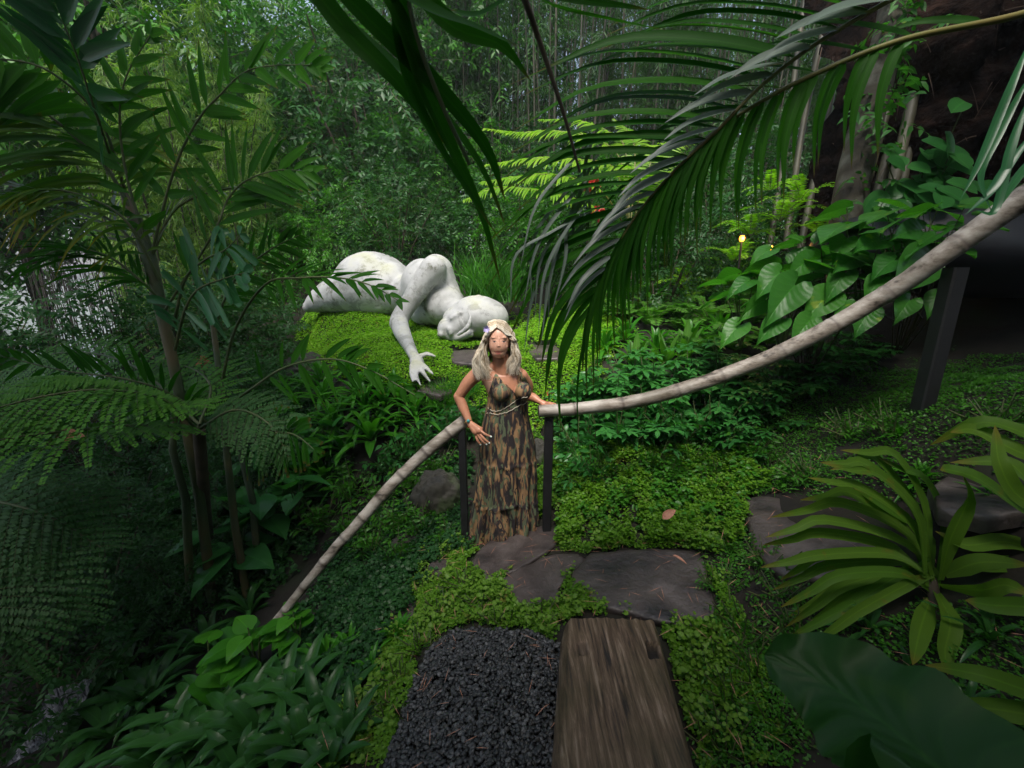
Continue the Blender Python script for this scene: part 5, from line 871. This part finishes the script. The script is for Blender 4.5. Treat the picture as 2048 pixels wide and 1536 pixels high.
# --- very close frond at the top centre
pc = palm('palm_tree', (-.1, -.5, 1.0), 'palm overhead whose dark close leaflets cross the top centre'); mb = MB(); tube(mb, [(-.6, -1.4, .0), (-.4, -1.2, 2.0), (-.2, -.5, 3.0)], [.09, .07, .03], 12); under(pc, mb.mesh('trunk', G['trunk_g']), 'trunk')
mb = MB(); bl = [[(560,-60,.75),(640,15,.78),(740,90,.8),(860,200,.85),(960,330,.9),(1010,450,.95)],[(640,-60,.7),(760,60,.75),(880,180,.8),(975,300,.85),(1010,400,.9)],[(730,-80,.7),(810,60,.75),(850,180,.8),(900,290,.85),(960,420,.9),(1000,560,.95)],[(700,-80,.65),(860,20,.7),(960,60,.75),(1040,95,.8)],[(820,-100,.7),(800,40,.75),(830,200,.8),(900,330,.85),(1000,480,.9)],[(780,-80,.7),(900,50,.75),(1000,90,.8),(1060,160,.85)],[(600,-60,.75),(700,70,.78),(800,170,.8),(900,300,.86)]]
pixblades(mb, None, bl, .036, 'palm', nrm=(0, -.6, .5)); tube(mb, cr([W(*q) for q in [(800,-100,.72),(830,60,.75),(880,200,.8),(940,330,.85)]], 20), .004, 6, 1, cap=False); under(pc, mb.mesh('frond', [G['palm_dark'], G['stem']]), 'frond')
mb = MB(); tube(mb, cr([W(*q) for q in [(1000,-120,.9),(1050,0,.95),(1085,100,1.0),(1125,220,1.05),(1160,345,1.1)]], 20), np.linspace(.009, .003, 20), 6, 1, cap=False); bl = [[(1020,-60,.9),(1100,10,.9),(1220,40,.95),(1330,60,1.)],[(1040,-20,.9),(960,30,.95),(900,20,1.0)],[(1000,-80,.9),(1120,-10,.9),(1300,20,.95)]]; pixblades(mb, None, bl, .03, 'palm'); under(pc, mb.mesh('frond', [G['palm_dark'], G['twig']]), 'frond')
# --- lime coloured young tree fern behind the statue
lf = root('lime_fern', hit(1200, 520), 'lime green tree fern with flat spreading fronds behind the hanging palm leaflets', 'fern')
for pts, L_, n in [([(1260,470,6.6),(1230,340,6.5),(1150,320,6.3),(1060,318,6.2),(975,330,6.1)],.42,34),([(1260,470,6.6),(1240,320,6.6),(1180,275,6.6),(1110,262,6.6),(1040,265,6.6),(972,258,6.6)],.42,34),([(1260,470,6.6),(1250,300,6.8),(1210,260,6.8),(1150,240,6.9),(1080,240,7)],.36,30),([(1260,470,6.6),(1200,380,6.3),(1110,350,6.1),(1030,355,6.0),(965,365,5.9)],.40,34),([(1260,470,6.6),(1300,330,6.7),(1330,290,6.8),(1400,280,7)],.40,28),([(1260,470,6.6),(1270,320,6.8),(1260,270,7),(1230,240,7.2)],.34,26),([(1260,470,6.6),(1180,410,6.2),(1100,385,5.9),(1000,375,5.7),(930,400,5.6)],.36,30),([(1260,470,6.6),(1320,360,6.4),(1400,330,6.3)],.4,24),([(1260,470,6.6),(1280,380,6.3),(1270,340,6.0),(1220,340,5.8)],.4,24)]:
    fr2(lf, pts, int(n * 1.7), pl(L_, .3), .042, 'lime', 'stem_y', up=(0,-.35,1), droop=.35, a0=80, a1=45, u0=.25, rad=.012, jit=.06)
mb = MB(); tube(mb, [W(1262,560,6.6), W(1262,470,6.6)], [.06, .05], 8); under(lf, mb.mesh('trunk', G['twig']), 'trunk')
# --- left tree ferns: broad, doubly pinnate
def tfern(rt, pts, n, L_, matn, up=(0,-.55,.85), npin=20):
    mb = MB(); P = cr([W(*a) for a in pts], 60); T = unit(np.gradient(P, axis=0)); up = unit(up); tube(mb, P, np.linspace(.012, .003, 60), 5, 1, cap=False)
    for s in (1, -1):
        for u in np.linspace(.12, .98, n):
            i = int(u * 59); t = T[i]; Sd = unit(np.cross(t, up)) * s; a = R(75 - 35 * u); D = t * math.cos(a) + Sd * math.sin(a); l = L_ * (.3 + .7 * math.sin(math.pi * min(1, u * .9 + .08)) ** .8) * rng.uniform(.9, 1.05)
            q = [P[i] + D * l * x + np.array([0, 0, -.22]) * l * x * x for x in (0, .33, .66, 1)]
            frond(mb, q, npin, lambda v: l * .17 * (1 - v * .75), l * .062, up=up, a0=75, a1=60, droop=.1, rad=.0015, K=2, prof='lance', world=True, u0=.04, jit=.03, fold=.05)
    return under(rt, mb.mesh('frond', [G[matn], G['stem']]), 'frond')
tf = root('tree_fern', hit(330, 1080), 'pale green tree fern with wide lacy fronds at the left edge', 'fern'); mb = MB(); tube(mb, [hit(420,1120), W(405,950,3.3), W(398,860,3.12)], [.045,.04,.04], 10); under(tf, mb.mesh('trunk', G['twig']), 'trunk')
tfern(tf, [(395,860,3.1),(330,800,2.8),(220,780,2.5),(100,790,2.3),(-60,830,2.1)], 22, .42, 'fern'); tfern(tf, [(400,850,3.1),(280,740,3.4),(170,705,3.6),(60,720,3.7),(-60,780,3.8)], 22, .42, 'fern')
tfern(tf, [(395,860,3.1),(420,770,3.3),(360,730,3.6),(280,740,3.8)], 18, .38, 'fern'); tfern(tf, [(395,860,3.1),(300,850,2.7),(160,860,2.3),(0,880,2.1),(-100,920,2.0)], 20, .34, 'fern'); tfern(tf, [(395,860,3.1),(470,820,3.0),(540,850,2.9),(580,920,2.9)], 16, .3, 'fern_dark')
tf = root('tree_fern', hit(120, 1330), 'dark tree fern low in the left corner', 'fern'); mb = MB(); tube(mb, [hit(40,1330), W(-60,1050,2.4)], [.08,.06], 10); under(tf, mb.mesh('trunk', G['twig']), 'trunk')
tfern(tf, [(-150,1020,2.4),(-40,1000,2.4),(90,1030,2.4),(210,1100,2.5)], 18, .36, 'fern_dark'); tfern(tf, [(-150,1060,2.3),(-40,1090,2.3),(60,1150,2.3),(150,1240,2.4)], 18, .36, 'fern_dark'); tfern(tf, [(-150,1000,2.5),(0,960,2.6),(120,960,2.8),(230,1010,2.9)], 16, .36, 'fern_dark')
tfern(tf, [(-150,1080,2.2),(-60,1150,2.2),(0,1240,2.2),(40,1330,2.3)], 16, .32, 'fern_dark')
# ================================================================ background wood
def shrubmesh(R_, H, ns, k, lL, lW, matn, prof='ovate', seed=0, nb=9, K=2, sl=.55, hollow=.45):
    mb = MB(); c = unit(rng.normal(size=(ns, 3))) * (hollow + (1 - hollow) * rng.random((ns, 1)) ** .6); c[:, 2] = np.abs(c[:, 2]) if False else c[:, 2]
    lump = 1 + .35 * (fbm(c[:, 0] * 2.2 + seed, c[:, 1] * 2.2 + c[:, 2] * 2) - .5) * 2; P = c * [R_, R_, H * .5] * lump[:, None] + [0, 0, H * .5]; D = unit(c * .7 + rng.normal(size=(ns, 3)) * .6 + [0, 0, .1])
    sprays(mb, P, D, sl * rng.uniform(.6, 1.2, ns), k, lL, lW, prof, .3, K, 0, 1, .3); fol = mb.mesh('foliage', [G[matn], G['twig']]); mb = MB()
    for i in range(nb):
        e = P[rng.integers(ns)]; tube(mb, [(rng.normal() * .08, rng.normal() * .08, -.5), e * [.35, .35, .45], e], [.035, .022, .008], 6, 0, cap=False)
    return fol, mb.mesh('branches', G['twig'])
SH = [shrubmesh(1.5, 3.0, 520, 11, .105, .045, 'shrub', 'ovate', 1), shrubmesh(1.5, 3.2, 560, 11, .10, .042, 'shrub_dark', 'ovate', 2), shrubmesh(1.4, 2.8, 520, 13, .085, .03, 'shrub', 'lance', 3), shrubmesh(1.6, 3.4, 480, 9, .14, .06, 'shrub_dark', 'ovate', 4)]
def treemesh(matn, lL, lW, prof, seed, ns=1500, H=7.5, Rr=2.3):
    mb = MB(); c = unit(rng.normal(size=(ns, 3))) * (.35 + .65 * rng.random((ns, 1)) ** .5); lump = 1 + .5 * (fbm(c[:, 0] * 2.5 + seed, c[:, 1] * 2.5 + c[:, 2] * 2.5) - .5) * 2; P = c * [Rr, Rr, H * .42] * lump[:, None] + [0, 0, H * .62]
    sprays(mb, P, unit(c * .6 + rng.normal(size=(ns, 3)) * .6), .7 * rng.uniform(.6, 1.2, ns), 11, lL, lW, prof, .35, 2, 0, 1, .4); fol = mb.mesh('foliage', [G[matn], G['twig']]); mb = MB(); tube(mb, [(0, 0, -.8), (.1, 0, H * .4), (0, .1, H * .8)], [.12, .09, .04], 8)
    for i in range(10): e = P[rng.integers(ns)]; tube(mb, [(0, 0, H * .3), e * [.4, .4, .75], e], [.05, .03, .01], 6, 0, cap=False)
    return fol, mb.mesh('trunk', G['twig'])
TR = [treemesh('shrub', .13, .055, 'ovate', 1), treemesh('bamb', .17, .028, 'lance', 2), treemesh('shrub_dark', .14, .06, 'ovate', 3)]
def bambmesh(H, nc, Rr, nl, matn, lL=.16, lW=.018, crad=.03, seed=0, zlo=.15, arch=.25):
    cm = MB(); fm = MB()
    for i in range(nc):
        a = rng.random() * 6.28; r_ = Rr * rng.random() ** .5; b = np.array([math.cos(a) * r_, math.sin(a) * r_, -.4]); l = np.array([math.cos(a), math.sin(a), 0]) * arch * rng.uniform(.2, 1) * H * .4; h = H * rng.uniform(.75, 1.1)
        C = cr([b, b + l * .1 + [0, 0, h * .35], b + l * .4 + [0, 0, h * .72], b + l + [0, 0, h]], 30); rr = crad * rng.uniform(.7, 1.2) * (1 - np.linspace(0, 1, 30) ** 2 * .8); rr[::3] *= 1.12; tube(cm, C, rr, 6, 0, (rng.random(), 0, .5), False)
        k = max(1, nl // nc); ii = (30 * (zlo + (1 - zlo) * rng.random(k) ** .8)).astype(int).clip(0, 29); D = rdir(k, .1); P = C[ii]; ln = rng.uniform(.3, .8, k) * (1.1 - ii / 60)
        sprays(fm, P, D, ln, 10, lL, lW, 'lance', .45, 2, 0, 1, .45, .003, .55)
    return fm.mesh('foliage', [G[matn], G['twig']]), cm.mesh('culms', G['culm'])
BA = [bambmesh(7.5, 12, .8, 1300, 'bamb', seed=1, crad=.02), bambmesh(8.5, 16, .9, 1500, 'bamb_dark', seed=2, zlo=.12, crad=.025), bambmesh(7, 10, .9, 1500, 'bamb', seed=3, arch=.6, zlo=.05, crad=.018), bambmesh(9, 20, 1.3, 1300, 'bamb_dark', seed=4, zlo=.12, crad=.028)]
def thing2(name, pr_, x, y, sc, label, cat, group, parts, dz=0):
    r = root(name, (x, y, float(hgt(x, y)) + dz), label, cat, group, rz=random.random() * 6.28, sc=sc)
    for me, pn in zip(pr_, parts): link(me, pn, r)
    return r
rr_ = np.random.default_rng(21)
def row(xs, y, protos, ids, sc, name, label, cat, group, parts, jy=.4, dz=0):
    for i, x in enumerate(xs): thing2(name, protos[ids[i % len(ids)]], x + rr_.normal() * .15, y + rr_.normal() * jy * .5, sc * rr_.uniform(.85, 1.15), label, cat, group, parts, dz)
FP = ('foliage', 'branches'); BP = ('foliage', 'culms')
row(np.arange(-4.6, 3.2, 1.25), 8.9, SH, [0, 2, 1, 3], .62, 'shrub', 'leafy shrub directly behind the reclining statue', 'shrub', 'shrubs directly behind the statue', FP, dz=-.3)
row(np.arange(-7.5, 6, 1.6), 10.6, SH, [1, 0, 2, 3, 0], .95, 'shrub', 'taller bushy shrub in the leaf wall behind the statue', 'shrub', 'bushy shrubs in the leaf wall', FP, dz=-.2)
row(np.arange(-6.5, -0.5, 1.5), 12.2, SH, [0, 2, 1], 1.5, 'broadleaf_tree', 'bushy tree rising above the leaf wall behind the statue', 'tree', 'bushy trees above the leaf wall', FP, jy=1, dz=0)
row([-11.5, -9.2, -6.8, -4.6, -2.4], 16.5, TR, [1, 0, 1], 1.25, 'broadleaf_tree', 'pale tall tree closing the upper left background', 'tree', 'pale tall trees upper left', ('foliage', 'trunk'), jy=1, dz=1)
row([-7.6, -5.2, -2.6, -.4], 13.4, TR, [0, 2, 0], 1.0, 'broadleaf_tree', 'green tree behind the shrubs left of centre', 'tree', 'green trees behind the shrubs', ('foliage', 'trunk'), jy=1, dz=.2)
row([4.6, 7.4, 10.5], 16.0, TR, [2, 0, 2], 1.1, 'broadleaf_tree', 'dark tree behind the bamboo culms', 'tree', 'dark trees behind the bamboo', ('foliage', 'trunk'), jy=1, dz=.2)
for i, (x, y, s_) in enumerate([(-12.5,11.5,1.5),(-15.5,12.5,1.7),(-9.0,10.8,1.4),(-18,15,1.9),(-10.5,14,1.7)]):
    thing2('broadleaf_tree', TR[(0, 2, 0, 1, 0)[i]], x, y, s_, 'tall leafy tree closing the sky behind the left palm', 'tree', 'tall trees behind the left palm', ('foliage', 'trunk'), dz=1.0)
row(np.arange(-12, -2, 1.7), 14.5, BA, [0, 2, 0], 1.0, 'bamboo_clump', 'pale feathery bamboo clump in the upper left background', 'bamboo', 'pale feathery bamboo clumps upper left', BP, jy=1)
row(np.arange(-3, 9, 1.5), 12.8, BA, [3, 1, 3], 1.0, 'bamboo_clump', 'dark bamboo clump with sky between its culms behind the lime fern', 'bamboo', 'dark bamboo clumps against the sky', BP, jy=1)
row(np.arange(1, 10, 2.0), 10.8, BA, [3, 1], .9, 'bamboo_clump', 'nearer dark bamboo clump right of centre', 'bamboo', 'nearer dark bamboo clumps', BP, jy=.8)
row([-26, -23.5, -15.5, -13, -10.5, -8.5], 19, BA, [2, 0], 1.15, 'bamboo_clump', 'hazy far bamboo clump beyond the pond', 'bamboo', 'far bamboo clumps beyond the pond', BP, jy=2, dz=.8)
row([-13, -14.5, -6.2, -5.4], 8.6, BA, [2, 0, 2], .85, 'bamboo_clump', 'feathery bamboo clump beside the left palm fronds', 'bamboo', 'feathery bamboo clumps at the left', BP, jy=1, dz=.4)
row([-5.4, -4.9, -9.6], 6.4, SH, [3, 1, 0], .7, 'shrub', 'dark shrub in the gap left of the statue', 'shrub', 'dark shrubs left of the statue', FP, jy=.6, dz=-.2)
row([2.2, 3.3, 4.4, 5.6], 7.2, SH, [1, 3, 0], .62, 'shrub', 'shaded shrub beneath the bamboo right of centre', 'shrub', 'shaded shrubs beneath the bamboo', FP, jy=.6, dz=-.4)
row([1.3, 2.4, 3.6], 8.6, SH, [0, 2, 1], .8, 'shrub', 'mid height shrub behind the lime fern', 'shrub', 'mid height shrubs behind the lime fern', FP, jy=.6, dz=-.2)
for i, (x, y, s_) in enumerate([(-4.4,4.4,.55),(-4.1,6.2,.6),(-3.7,3.3,.45),(-5.2,3.0,.5),(-7.4,4.6,.6),(-3.1,5.0,.4),(-4.6,7.4,.6),(-3.0,4.1,.35),(-6.0,3.4,.6),(-7.6,5.6,.85),(-8.6,6.4,.9),(-6.6,4.4,.7),(-2.8,3.2,.3),(-3.4,2.5,.4)]):
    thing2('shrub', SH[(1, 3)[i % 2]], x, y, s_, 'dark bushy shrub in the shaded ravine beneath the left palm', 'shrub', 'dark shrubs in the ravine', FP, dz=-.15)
rd = root('pond_reed', W(170, 740, 6.5), 'thin dark leaning stems against the bright pond', 'plant'); mb = MB()
for k in range(60):
    x0 = 60 + rng.random() * 210; l = rng.uniform(-10, 40); d_ = 6 + rng.random(); tube(mb, [W(x0 + 30 + l, 760, d_), W(x0 + 10, 640, d_), W(x0 - 15 - l * .3, 500 + rng.random() * 60, d_)], [.008, .007, .004], 5, 0, cap=False)
under(rd, mb.mesh('stems', G['darkstem']), 'stems')
row([-56, -51, -47, -29, -26, -23, -19], 36, TR, [2, 0], 1.5, 'broadleaf_tree', 'distant tree on the far shore of the pond', 'tree', 'distant trees on the far shore', ('foliage', 'trunk'), jy=2, dz=-.6)
for (nm, me, lb, grp, lst) in (('fern', M_['fern1'], 'mid green fern filling the slope behind the hanging leaflets', 'ferns filling the slope', [(1240,640),(1300,650),(1360,640),(1420,650),(1460,620),(1400,570),(1330,575),(1270,610),(1500,650),(1200,640),(1470,700),(1420,710),(1540,690)]), ('fern', M_['yferns'], 'yellowish fern further up the slope behind the hanging leaflets', 'yellowish ferns up the slope', [(1290,545),(1350,535),(1410,530),(1460,560),(1230,550),(1520,520),(1380,600),(1440,590)]), ('strap_leaf_plant', M_['ros1'], 'strap leaved plant among the ferns on the right slope', 'strap leaved plants among the ferns', [(1250,680),(1310,700),(1380,690),(1440,680),(1210,700),(1300,610)])):
    for (a_, b_) in lst:
        pt = hit(a_, b_); k_ = min(2., np.linalg.norm(pt) / 4.5); put(nm, me, None, a_, b_, k_ * rng.uniform(.85, 1.2), lb, 'fern' if nm == 'fern' else 'plant', grp)
# unseen trees added behind the viewpoint to block low light, then bamboo beside it
row([-6.2, -4.2, -2.0, .2, 2.2, 4.4, 6.4], -3.6, SH, [0, 1, 3], 1.6, 'broadleaf_tree', 'unseen bushy tree added behind the viewpoint to block low light', 'tree', 'unseen light blocking trees behind the viewpoint', FP, jy=1, dz=0)
row([6.2, 7.4, 8.2], 5.6, BA, [3, 1], .95, 'bamboo_clump', 'dark bamboo clump at the right behind the earth bank', 'bamboo', 'dark bamboo clumps at the right', BP, jy=1.5)
# out-of-view tree crowns added to shade the foreground and both sides
def canopy(x, y, z, sc, label):
    r = root('shade_canopy', (x, y, float(hgt(x, y))), label, 'tree'); mb = MB(); tube(mb, [(x, y, float(hgt(x, y)) - .3), (x * .96, y, z * .5), (x * .9, y, z)], [.16, .12, .07], 12); under(r, mb.mesh('trunk', G['twig']), 'trunk')
    for k, (dx, dy) in enumerate([(0, 0), (-1.6, .7), (1.5, .8), (.2, -1.5)]):
        o = link(SH[(k + 1) % 4][0], 'crown', r); o.location = (dx, dy, z - r.location[2] - 1); o.scale = (1.25 * sc,) * 2 + (.6 * sc,)
canopy(5.2, 1.0, 6.4, 1.3, 'unseen tall tree added to shade the slope at the far right of the viewpoint'); canopy(2.3, -2.5, 5.6, 1.0, 'unseen tree added to dim the foreground right of the viewpoint'); canopy(-1.6, -2.7, 5.6, 1.0, 'unseen tree added to dim the foreground left of the viewpoint'); canopy(-5.4, 1.0, 6.2, 1.4, 'unseen tall tree added to shade the ravine at the far left of the viewpoint'); 
# ---------------------------------------------------------------- near bamboo clump, trunk and earth bank at the right
def culm(rt, pts, r0, k):
    mb = MB(); C = cr([W(*q) for q in pts], 60); rr = np.full(60, r0); rr[4::9] *= 1.1; tube(mb, C, rr, 12, 0, (k, 0, .5), False); under(rt, mb.mesh('culm', G['culm']), 'culm')
bc = root('bamboo_clump', W(1760, 470, 4.4), 'tight clump of thick grey brown bamboo culms at the upper right', 'bamboo')
for k, (xb, yb, xt, d, r0) in enumerate([(1660,520,1790,5.2,.05),(1690,520,1830,5.0,.045),(1720,520,1850,5.1,.05),(1750,520,1870,4.8,.055),(1775,520,1900,4.9,.045),(1640,520,1760,5.4,.04),(1700,510,1815,5.3,.04),(1735,520,1880,5.3,.05),(1600,500,1700,6.,.045),(1570,500,1660,6.2,.04),(1540,490,1610,6.4,.04),(1790,520,1925,5.1,.045)]): culm(bc, [(xb, yb, d), ((xb + xt) / 2 + rng.normal() * 4, yb / 2, d), (xt, 0, d), (xt + 60, -260, d)], r0, k)
tt_ = root('old_tree', W(1710, 500, 4.2), 'old lichen covered trunk with ferns and climbers before the bamboo clump', 'tree'); mb = MB(); C = cr([W(*q) for q in [(1690,560,4.3),(1700,400,4.2),(1730,260,4.2),(1765,120,4.2),(1790,0,4.2),(1840,-250,4.2)]], 70); tube(mb, C, np.linspace(.15, .10, 70) * (1 + .15 * fbm(np.arange(70) * .3, np.zeros(70))), 20); lm = noisemat('lichen_bark', [(.015, .012, .01), (.045, .038, .025), (.11, .11, .09)], 5, .9, .8, bscale=14); under(tt_, mb.mesh('trunk', lm), 'trunk')
mb = MB(); P = C[10:60][rng.integers(0, 50, 60)] + rng.normal(size=(60, 3)) * [.12, .05, .05] + [0, -.15, 0]; sprays(mb, P, rdir(60) + [0, -.6, 0], .25, 6, .09, .04, 'ovate', .4, 3); under(tt_, mb.mesh('climber', [G['heart'], G['twig']]), 'climber')
bk = MB(); gu = np.linspace(0, 1, 90); gv = np.linspace(0, 1, 90); U2, V2 = np.meshgrid(gu, gv, indexing='ij'); xb = 4.15 + 4.2 * U2; zb = .9 + 5.2 * V2; yb = 4.6 - 1.2 * U2 + .9 * V2 ** 1.5 + (fbm(xb * 1.4, zb * 1.4) - .5) * 1.3 + (fbm(xb * 7, zb * 7) - .5) * .25
lo_ = np.clip((U2 - .0) / .16, 0, 1); yb = yb + (1 - lo_) ** 2 * 1.5; b = (np.arange(89)[:, None] * 90 + np.arange(89)[None]).ravel(); bk.add(np.stack([xb, yb, zb], -1).reshape(-1, 3), np.stack([b, b + 90, b + 91, b + 1], -1))
bkm = noisemat('root_bank_earth', [(.003, .002, .002), (.008, .005, .004), (.020, .011, .008)], 5, .95, 1., bscale=12, dist=1., bdist=.06); bkm.node_tree.nodes['Principled BSDF'].inputs['Specular IOR Level'].default_value = .05; tag(link(bk.mesh('earth_bank', bkm), 'earth_bank'), 'steep dark earth bank', kind='structure')
mb = MB(); kk = rng.integers(0, 90, (260, 2)); P = np.stack([xb, yb, zb], -1)[kk[:, 0], kk[:, 1]] + [0, -.05, 0]; blades(mb, P, rdir(260) * [1, .4, 1] + [0, -.2, -.3], (0, -1, 0), rng.uniform(.15, .5, 260), .012, .2, 'grass', 4, .1); tag(link(mb.mesh('dry_roots', G['root']), 'dry_roots'), 'thin dry roots hanging on the dark bank', kind='stuff')
mb = MB(); nn = 90; P = np.array([W(1855 + rng.normal() * 42, 380 + rng.normal() * 62, 3.85 + rng.normal() * .1) for _ in range(nn)]); D = rdir(nn) * [1, .4, .3] + [0, -.3, -.3]; blades(mb, P, D, (0, -.75, .7), rng.uniform(.16, .26, nn), .16, .3, 'round', 6, .12); bg_ = root('begonia_plant', W(1855, 480, 3.9), 'round leaved plant clinging to the dark bank', 'plant'); under(bg_, mb.mesh('begonia', G['shrub_teal']), 'foliage'); mb = MB()
for q_ in P[:60]: tube(mb, [W(1855, 470, 4.0), (q_ + W(1855, 470, 4.0)) / 2 + [0, .1, .05], q_], .006, 4, 0, cap=False)
under(bg_, mb.mesh('stems', G['stem']), 'stems')
# ---------------------------------------------------------------- lamps, flowers, fallen leaves, waterfall
em_, t, p = mat('lamp_glow'); p.inputs['Base Color'].default_value = (.9, .5, .1, 1); p.inputs['Emission Color'].default_value = (1, .30, .03, 1); p.inputs['Emission Strength'].default_value = 2.2
for (a, b_, d, r_, lb) in ((1484, 477, 4.9, .03, 'small round glowing garden lamp among the ferns, left of the pair'), (1541, 496, 4.8, .024, 'dimmer glowing garden lamp among the ferns, right of the pair')):
    pt = W(a, b_, d); rt = root('garden_lamp', pt - [0, 0, .5], lb, 'lamp'); mb = MB(); ell(mb, pt, (r_, r_, r_ * 1.3)); under(rt, mb.mesh('globe', em_), 'globe'); mb = MB(); tube(mb, [pt - [0, 0, .6], pt - [0, 0, r_]], .012, 8); tube(mb, [pt + [0, 0, r_ * 1.1], pt + [0, 0, r_ * 1.6]], [r_ * 1.2, r_ * .5], 10); under(rt, mb.mesh('stake', G['black']), 'stake')
    pl_ = bpy.data.lights.new('lamp_light', 'POINT'); pl_.energy = 1.2; pl_.color = (1, .55, .2); pl_.shadow_soft_size = .03; lo2 = bpy.data.objects.new('lamp_light', pl_); COL.objects.link(lo2); lo2.parent = rt; lo2.location = (0, -.06, .5)
for (a, b_, d, s, lb) in ((1185, 370, 6.2, 1., 'upper red flower head behind the hanging palm leaflets'), (1195, 425, 6.1, .9, 'lower red flower head behind the hanging palm leaflets'), (1098, 787, 4.0, .2, 'tiny red flower right of the woman\'s elbow'), (405, 722, 4.2, .5, 'small red flower between the left palm stems')):
    pt = W(a, b_, d); rt = root('red_flower', pt - [0, 0, .4 * s], lb, 'flower'); mb = MB(); nn = 26; D = rdir(nn, .5); blades(mb, pt + D * .03 * s, D, rng.normal(size=(nn, 3)) + [0, -1, .5], .11 * s, .05 * s, .3, 'ovate', 4, .2); under(rt, mb.mesh('petals', G['flower_r']), 'petals'); mb = MB(); tube(mb, [pt - [0, 0, 1.0 * s], pt], .007, 6); under(rt, mb.mesh('stalk', G['stem']), 'stalk')
def dead(px, py, d, L_, Wd, dr, lb, n=(0, -.6, .8)):
    pt = (hit(px, py) + [0, 0, .10]) if d is None else W(px, py, d); mb = MB(); blades(mb, [pt], [dr], [n], L_, Wd, .15, 'ovate', 8, .35); tag(link(mb.mesh('fallen_leaf', G['dead']), 'fallen_leaf'), lb, 'leaf')
dead(1325, 1038, 2.9, .12, .055, (.7, .2, .5), 'curled orange brown fallen leaf on the creeper slope'); dead(110, 885, 2.25, .16, .09, (1, .1, .35), 'pinkish brown fallen leaf lying on the lacy tree fern'); dead(1345, 1110, 2.45, .09, .02, (.5, -.6, .02), 'narrow dark fallen leaf on the largest stone slab', (0, 0, 1))
wf = MB(); C0 = cr([(W(150,1370,3.0)), (W(120,1440,3.0)), (W(70,1540,2.9))], 40); n_ = 16; V = []
for i in range(40):
    for j in range(n_): q = (j / (n_ - 1) - .5) * (.22 + .1 * i / 40); V.append(C0[i] + [q * .9, q * .45 - .03 * fbm(j * 2.1, i * .25), .03 * fbm(j * 2.3 + 5, i * .3) * 2])
b = (np.arange(39)[:, None] * n_ + np.arange(n_ - 1)[None]).ravel(); wf.add(V, np.stack([b, b + 1, b + n_ + 1, b + n_], -1)); wmm = noisemat('cascade_water', [(.02, .02, .03), (.25, .25, .32), (.55, .55, .65)], 5, .15, .6, (14, 14, 2.), bscale=6); tag(link(wf.mesh('stream_water', wmm), 'stream_water'), 'small pale cascade in the dark ravine', kind='structure')

# ---------------------------------------------------------------- damp air
hz = bpy.data.materials.new('haze'); hz.use_nodes = True; t = hz.node_tree; t.nodes.remove(t.nodes['Principled BSDF']); v = t.nodes.new('ShaderNodeVolumePrincipled'); v.inputs['Density'].default_value = .0015; v.inputs['Color'].default_value = (.85, .93, 1, 1); v.inputs['Anisotropy'].default_value = .2; t.links.new(v.outputs[0], t.nodes['Material Output'].inputs['Volume'])
a_, b_, c_, d_, e_, f_ = -200, 200, -200, 200, -45, 26; mb = MB(); mb.add([(a_, c_, e_), (b_, c_, e_), (b_, d_, e_), (a_, d_, e_), (a_, c_, f_), (b_, c_, f_), (b_, d_, f_), (a_, d_, f_)], [[3, 2, 1, 0], [4, 5, 6, 7], [0, 1, 5, 4], [1, 2, 6, 5], [2, 3, 7, 6], [3, 0, 4, 7]])
tag(link(mb.mesh('haze', hz, False), 'haze'), 'thin humid air over the garden', kind='stuff')
S.cycles.volume_bounces = 0
